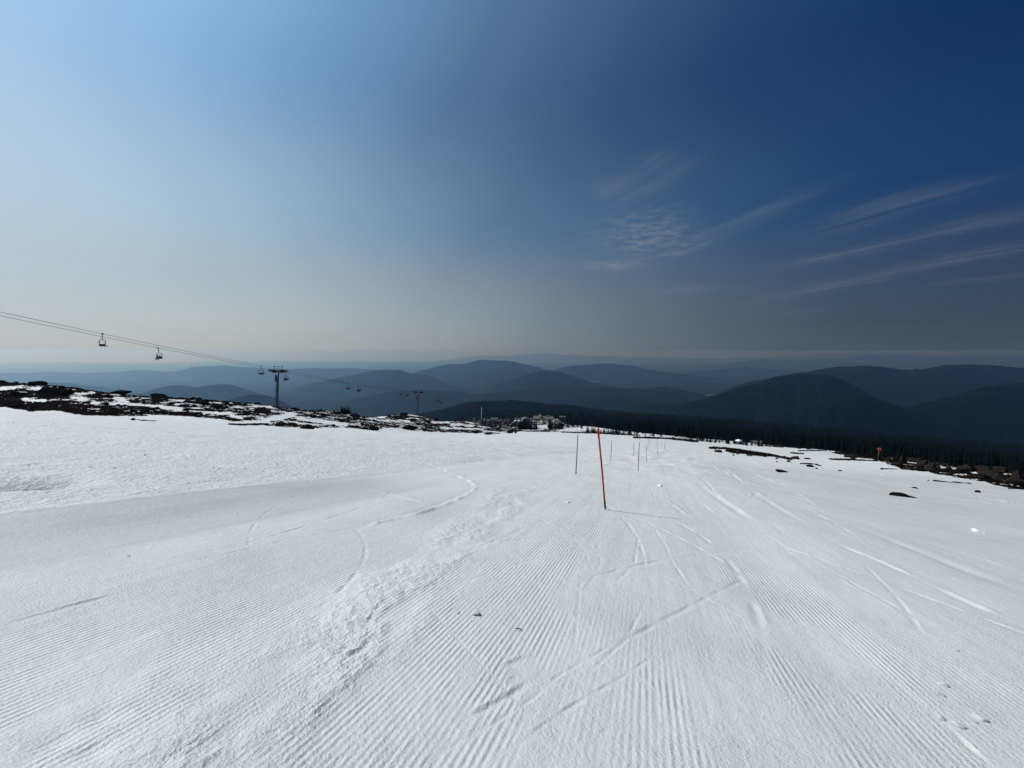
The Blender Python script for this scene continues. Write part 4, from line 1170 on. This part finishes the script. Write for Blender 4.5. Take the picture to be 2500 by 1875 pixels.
tag(ar, 'grey arched roof building left of the pale lodge', 'building')
def cabin(px, t, w, d, h, lab, wall, roofm, rz=0, dz=0):
    c = place_on(px, t, dz); b = empty('cabin', c, R(rz))
    gable(MB(), -w / 2, w / 2, -d / 2, d / 2, -2, h, h + d * .28).build('wall', wall, b)
    roof(MB(), -w / 2, w / 2, -d / 2, d / 2, h, h + d * .25, .5, .4).build('roof', roofm, b)
    for i in range(3): MB().box((-w * .3 + w * .3 * i, -d / 2 - .05, h * .55), (w * .12, .2, h * .3)).build('window', M['glass'], b)
    MB().box((w * .42, -d / 2 - .05, h * .3), (w * .09, .2, h * .6)).build('door', M['bark'], b)
    return tag(b, lab, 'cabin')
cabin(1207, 1240, 22, 10, 5, 'long low building with grey roof at the back of the car park', M['lodge_wall'], M['metalroof'], 4)
cabin(1263, 1230, 18, 9, 5, 'flat grey building left of the arched roof', M['metalroof'], M['metalroof'], -5)
cabin(1264, 1090, 20, 7, 4, 'low pale shed in front of the flat grey building', M['lodge_wall'], M['roofsnow'], 0)
cabin(1196, 1100, 12, 8, 4, 'small cabin at the left end of the car park', M['stone'], M['metalroof'], 20)
cabin(1373, 1400, 22, 10, 9, 'grey house between trees right behind the lodge', M['stone'], M['metalroof'], -15)
# hut on the right
c = place_on(1806, 395); hb = empty('hut', c, R(20)); hb.scale = (.8, .8, .8)
MB().box((0, 0, 2.2), (5.2, 5.2, 5.0)).build('wall', M['hut'], hb)
MB().box((2.9, -2.6, 1.0), (4.0, 3.2, 3.0)).build('annex', M['hut'], hb)
MB().box((0, 0, 5.1), (6.0, 6.0, .8), taper=.9).box((0, 0, 6.0), (5.0, 5.0, 1.2), taper=.55).build('roof', M['roofsnow'], hb)
MB().box((2.9, -2.6, 2.7), (4.4, 3.6, .4), taper=.9).build('annex_roof', M['metalroof'], hb)
for i in (-1.3, 1.3): MB().box((i, -2.65, 3.1), (1.1, .12, 1.0)).build('window', M['glass'], hb)
MB().box((0, -2.65, 1.0), (.95, .12, 2.1)).build('door', M['bark'], hb)
tag(hb, 'dark blue hut with a snow covered roof among trees', 'hut')
c = place_on(1850, 640); hb2 = cabin(1850, 520, 12, 6, 3, 'low dark shed at the forest edge right of the hut', M['hut'], M['metalroof'], -12)

def make_car(mat):
    root = empty('parked_car')
    body = [(-2.2, .35), (-2.25, .75), (-2.1, .98), (-1.0, 1.02), (1.05, 1.0), (2.1, .85), (2.25, .6), (2.2, .35)]
    MB().prism(body, -.9, .9).build('body', mat, root)
    MB().prism([(-1.95, 1.0), (-1.6, 1.52), (.35, 1.55), (1.1, 1.0)], -.78, .78).build('cabin_glass', M['glass'], root)
    MB().prism([(-1.6, 1.53), (-1.5, 1.6), (.3, 1.62), (.38, 1.55)], -.76, .76).build('car_roof', mat, root)
    for sx in (-1.35, 1.4):
        for sy in (-.92, .92):
            MB().tube([(sx, sy - .1, .34), (sx, sy + .1, .34)], .34, 12).build('wheel', M['rubber'], root)
    return root
cars = [make_car(M[k]) for k in ('car_white', 'car_grey', 'car_blue', 'car_red', 'car_black')]
fc = set()
lab = ['white', 'grey', 'blue', 'red', 'black']
for row in range(4):
    for i in range(11):
        k = random.choice([0, 0, 1, 1, 2, 3, 4])
        if random.random() < .12: continue
        o = cars[k] if k not in fc else copy_tree(cars[k]); fc.add(k)
        t = 1120 + row * 32; u = uv_of(1192 + i * 5.0 + random.uniform(-.4, .4), 1025)[0]
        o.location = (u * t, t, surf(u * t, t) + .12); o.rotation_euler = (0, 0, PI / 2 + random.uniform(-.06, .06)); o.scale = (1.25, 1.25, 1.25)
        tag(o, '%s parked car in %s' % (lab[k], ('the nearest row of the distant car park', 'the second row of the distant car park', 'the third row of the distant car park', 'the farthest row of the distant car park')[row]), 'car', '%s cars of parking row %s' % (lab[k], ('one', 'two', 'three', 'four')[row]))
for k in range(5):
    if k not in fc:
        o = cars[k]; u = uv_of(1200 + k * 9, 1025)[0]; t = 1105
        o.location = (u * t, t, surf(u * t, t) + .1); tag(o, lab[k] + ' parked car alone in front of the rows of the car park', 'car')
for px, py, hpx, t, l in ((1369, 1050, 22, 560, 'thin grey pole left of the tall conifers'), (1382, 1046, 18, 640, 'second thin grey pole with a crossbar'), (1424, 1031, 17, 1000, 'far thin pole at the edge of the forest'), (1400, 1034, 16, 900, 'thin pole between conifers above the far snow'), (1514, 1030, 16, 900, 'pale pole with lamps rising out of the forest')):
    u = uv_of(px, py)[0]; s = t / F_PX
    b = empty('utility_pole', (u * t, t, surf(u * t, t)))
    MB().tube([(0, 0, -1), (0, 0, hpx * s)], [.35, .25], 8).build('pole', M['steel'], b, True)
    MB().box((0, 0, hpx * s - .6), (2.6, .3, .3)).build('crossbar', M['darksteel'], b)
    for q in (-1.1, 1.1): MB().box((q, -.2, hpx * s - .2), (.5, .5, .5), taper=.7).build('fitting', M['steel'], b)
    tag(b, l, 'pole')

# ------------------------------------------------------------------ haze, sun, sky
HZ = 6.0e-5
hm = bpy.data.materials.new('haze_air'); t = nt(hm)
o_ = N(t, 'ShaderNodeOutputMaterial'); pv = N(t, 'ShaderNodeVolumePrincipled')
pv.inputs['Color'].default_value = (.32, .59, 1.0, 1); pv.inputs['Density'].default_value = HZ; pv.inputs['Absorption Color'].default_value = (.93, .965, 1, 1); pv.inputs['Anisotropy'].default_value = .70
t.links.new(pv.outputs[0], o_.inputs['Volume'])
hz = MB().box((0, 62000, -905), (520000, 130000, 1900)).build('haze', hm)
hz.location = (0, 0, 0); tag(hz, 'thin blue haze filling the valley air', 'haze', kind='stuff')

SUN = Vector((-.65, .225, .725)).normalized()
sd_ = bpy.data.lights.new('sun', 'SUN'); sd_.energy = 3.6; sd_.angle = R(.53); sd_.color = (1, .965, .905)
so = bpy.data.objects.new('sun', sd_); COL.objects.link(so)
so.rotation_euler = SUN.to_track_quat('Z', 'Y').to_euler()
so.location = SUN * 100

world = bpy.data.worlds.new('World'); scn.world = world; world.use_nodes = True
t = world.node_tree
for k in list(t.nodes): t.nodes.remove(k)
L = t.links.new
wo = N(t, 'ShaderNodeOutputWorld'); bg = N(t, 'ShaderNodeBackground'); bg.inputs['Strength'].default_value = 1.0
sky = N(t, 'ShaderNodeTexSky'); sky.sky_type = 'NISHITA'; sky.sun_disc = False
sky.sun_elevation = math.asin(SUN.z); sky.sun_rotation = math.atan2(SUN.x, SUN.y); sky.altitude = 2000; sky.dust_density = 2.0
tc = N(t, 'ShaderNodeTexCoord')
nv = N(t, 'ShaderNodeVectorMath', operation='NORMALIZE'); L(tc.outputs['Generated'], nv.inputs[0])
sp_ = N(t, 'ShaderNodeSeparateXYZ'); L(nv.outputs[0], sp_.inputs[0])
dt = N(t, 'ShaderNodeVectorMath', operation='DOT_PRODUCT'); dt.inputs[1].default_value = SUN; L(nv.outputs[0], dt.inputs[0])
cf = math_n(t, 'MULTIPLY_ADD', dt.outputs['Value'], .5, .5)
def ramp(stops):
    r = N(t, 'ShaderNodeValToRGB'); r.label = 'sky by angle from the sun'
    r.color_ramp.interpolation = 'B_SPLINE'
    el = r.color_ramp.elements
    while len(el) < len(stops): el.new(.5)
    for e, (c, colr) in zip(el, stops):
        e.position = (c + 1) / 2; e.color = (*colr, 1)
    L(cf, r.inputs[0]); return r.outputs[0]
zen = ramp([(-1, (.001, .012, .07)), (-.1, (.0015, .016, .085)), (.12, (.0030, .027, .108)), (.40, (.022, .066, .16)), (.65, (.085, .162, .285)), (.80, (.16, .315, .53)), (.90, (.27, .50, .77)), (1.0, (.6, .8, 1.0))])
mid = ramp([(-1, (.006, .032, .11)), (-.18, (.006, .038, .125)), (.1, (.020, .075, .175)), (.465, (.116, .207, .325)), (.65, (.24, .38, .52)), (.80, (.45, .625, .76)), (.95, (.7, .8, .95)), (1, (.9, .95, 1))])
hor = ramp([(-1, (.030, .040, .065)), (-.364, (.032, .051, .084)), (-.1, (.058, .090, .132)), (.22, (.195, .235, .265)), (.45, (.35, .39, .405)), (.63, (.505, .54, .535)), (.9, (.6, .64, .66)), (1, (.7, .7, .7))])
k1 = N(t, 'ShaderNodeMapRange', interpolation_type='SMOOTHSTEP'); k1.inputs['From Min'].default_value = 0.01; k1.inputs['From Max'].default_value = .31
L(sp_.outputs['Z'], k1.inputs['Value'])
k2 = N(t, 'ShaderNodeMapRange', interpolation_type='SMOOTHSTEP'); k2.inputs['From Min'].default_value = .2; k2.inputs['From Max'].default_value = .55
L(sp_.outputs['Z'], k2.inputs['Value'])
hz0 = ramp([(-1, (.046, .058, .078)), (-.364, (.046, .064, .090)), (-.1, (.076, .102, .134)), (.22, (.195, .225, .245)), (.45, (.35, .375, .385)), (.63, (.46, .475, .475)), (1, (.6, .6, .6))])
k0 = N(t, 'ShaderNodeMapRange', interpolation_type='SMOOTHSTEP'); k0.inputs['From Min'].default_value = -.01; k0.inputs['From Max'].default_value = .075
L(sp_.outputs['Z'], k0.inputs['Value'])
colr = mixc(t, k2.outputs[0], mixc(t, k1.outputs[0], mixc(t, k0.outputs[0], hz0, hor), mid), zen)
sc_ = N(t, 'ShaderNodeVectorMath', operation='SCALE'); sc_.inputs['Scale'].default_value = .08; L(sky.outputs[0], sc_.inputs[0])
colr = mixc(t, .02, colr, sc_.outputs[0])
# cirrus: streaks in a layer high above, seen in perspective
zc = math_n(t, 'MAXIMUM', sp_.outputs['Z'], .012)
cxp = math_n(t, 'DIVIDE', sp_.outputs['X'], zc); cyp = math_n(t, 'DIVIDE', sp_.outputs['Y'], zc)
def cloud_pt(px, py):
    u, v = uv_of(px, py); return u / -v, 1 / -v
cb = N(t, 'ShaderNodeCombineXYZ'); L(cxp, cb.inputs[0]); L(cyp, cb.inputs[1])
dst = N(t, 'ShaderNodeTexNoise'); dst.inputs['Scale'].default_value = 2.2; dst.inputs['Detail'].default_value = 4; L(cb.outputs[0], dst.inputs['Vector'])
STREAK = [ # two photo points, half width as share of distance, strength
 ((1690,598),(1995,462),.030,.55),((1640,625),(1720,588),.02,.35),((2060,530),(2420,440),.05,.55),((1990,580),(2200,495),.05,.35),((1920,652),(2330,560),.045,.60),((2250,575),(2560,510),.055,.6),
 ((1900,728),(2250,650),.045,.55),((2150,670),(2560,590),.06,.6),((1800,752),(2000,700),.04,.22),((1620,718),(1740,695),.04,.5),((1690,712),(1850,695),.025,.25),((2260,700),(2520,665),.05,.4),
 ((1900,770),(2050,752),.04,.2),((1450,470),(1640,440),.05,.32),((1560,412),(1700,395),.05,.25),((1240,560),(1250,560),.02,.15)]
tot_s = None
fpat = None
for (a, b, hw, st) in STREAK:
    (x0, y0), (x1, y1) = cloud_pt(*a), cloud_pt(*b)
    L_ = math.hypot(x1 - x0, y1 - y0); dx, dy = (x1 - x0) / L_, (y1 - y0) / L_
    rel = N(t, 'ShaderNodeVectorMath', operation='SUBTRACT'); rel.inputs[1].default_value = (x0, y0, 0); L(cb.outputs[0], rel.inputs[0])
    al = N(t, 'ShaderNodeVectorMath', operation='DOT_PRODUCT'); al.inputs[1].default_value = (dx / L_, dy / L_, 0); L(rel.outputs[0], al.inputs[0])
    ac = N(t, 'ShaderNodeVectorMath', operation='DOT_PRODUCT'); dist = (y0 + y1) / 2
    w_ = hw * 1.35 * dist
    ac.inputs[1].default_value = (-dy / w_, dx / w_, 0); L(rel.outputs[0], ac.inputs[0])
    acw = math_n(t, 'ADD', ac.outputs['Value'], math_n(t, 'MULTIPLY_ADD', dst.outputs['Fac'], 1.6, -.8))
    g = math_n(t, 'EXPONENT', math_n(t, 'MULTIPLY', math_n(t, 'MULTIPLY', acw, acw), -1.0))
    ca = math_n(t, 'MULTIPLY_ADD', al.outputs['Value'], 2.0, -1.0)
    e4 = math_n(t, 'POWER', math_n(t, 'ABSOLUTE', ca), 2.5)
    ge = math_n(t, 'EXPONENT', math_n(t, 'MULTIPLY', e4, -1.1))
    val = math_n(t, 'MULTIPLY', math_n(t, 'MULTIPLY', g, ge), st * .62)
    tot_s = val if tot_s is None else math_n(t, 'ADD', tot_s, val)
rt = N(t, 'ShaderNodeMapping'); rt.inputs['Rotation'].default_value = (0, 0, math.radians(-17)); L(cb.outputs[0], rt.inputs['Vector'])
rs_ = N(t, 'ShaderNodeVectorMath', operation='MULTIPLY'); rs_.inputs[1].default_value = (8.0, .55, 1); L(rt.outputs[0], rs_.inputs[0])
nzs = N(t, 'ShaderNodeTexNoise'); nzs.inputs['Scale'].default_value = 1.0; nzs.inputs['Detail'].default_value = 6; nzs.inputs['Roughness'].default_value = .62; nzs.inputs['Distortion'].default_value = .5; L(rs_.outputs[0], nzs.inputs['Vector'])
tot_s = math_n(t, 'MULTIPLY', tot_s, math_n(t, 'MULTIPLY_ADD', nzs.outputs['Fac'], 2.6, -.75, clamp=True))
hx = math_n(t, 'DIVIDE', sp_.outputs['X'], math_n(t, 'MAXIMUM', sp_.outputs['Y'], .05)); hy = math_n(t, 'DIVIDE', sp_.outputs['Z'], math_n(t, 'MAXIMUM', sp_.outputs['Y'], .05))
cbh = N(t, 'ShaderNodeCombineXYZ'); L(math_n(t, 'MULTIPLY', math_n(t, 'MULTIPLY_ADD', hy, -.8, hx), 26), cbh.inputs[0]); L(math_n(t, 'MULTIPLY', hy, 75), cbh.inputs[1])
nzb = N(t, 'ShaderNodeTexNoise'); nzb.inputs['Scale'].default_value = 1.0; nzb.inputs['Detail'].default_value = 5; nzb.inputs['Roughness'].default_value = .6; L(cbh.outputs[0], nzb.inputs['Vector'])
# broken patch of small ripples
def blob(px, py, wx, wy, st, scale, stretch=1.0, thr=-.6, gain=2.4):
    u, v = uv_of(px, py)
    ax = math_n(t, 'DIVIDE', math_n(t, 'SUBTRACT', hx, u), wx / F_PX); ay = math_n(t, 'DIVIDE', math_n(t, 'SUBTRACT', hy, -v), wy / F_PX)
    r2 = math_n(t, 'ADD', math_n(t, 'MULTIPLY', ax, ax), math_n(t, 'MULTIPLY', ay, ay))
    g = math_n(t, 'EXPONENT', math_n(t, 'MULTIPLY', r2, -1.2))
    return math_n(t, 'MULTIPLY', math_n(t, 'MULTIPLY', g, st), math_n(t, 'MULTIPLY_ADD', nzb.outputs['Fac'], gain, thr, clamp=True))
for args in ((1590,575,120,60,.55,2.0,1.8,-1.0,2.9),(1500,648,70,12,.5,1.5,1.0,-.5,2.2),(1085,821,14,9,.30,1.2,1,-.2,2.2),(416,827,26,9,.16,1.4,1,-.4,2.2),(300,812,34,9,.12,1.4,1,-.4,2.2),(515,795,24,6,.13,1.4,1,-.4,2.2)):
    tot_s = math_n(t, 'ADD', tot_s, blob(*args))
tot_s = math_n(t, 'MINIMUM', tot_s, .8)
cc = N(t, 'ShaderNodeMix'); 
ccol = ramp([(-1, (.10, .125, .18)), (-.2, (.13, .16, .22)), (.1, (.19, .235, .30)), (.45, (.36, .40, .45)), (.65, (.50, .52, .54)), (1, (.8, .8, .8))])
colr = mixc(t, tot_s, colr, ccol)
L(colr, bg.inputs['Color']); L(bg.outputs[0], wo.inputs[0])

# ------------------------------------------------------------------ render settings
scn.render.engine = 'CYCLES'
scn.cycles.max_bounces = 5; scn.cycles.diffuse_bounces = 3; scn.cycles.volume_bounces = 0
scn.cycles.use_denoising = True
scn.view_settings.view_transform = 'Standard'; scn.view_settings.look = 'None'
scn.view_settings.exposure = 0.0; scn.view_settings.gamma = 1.0
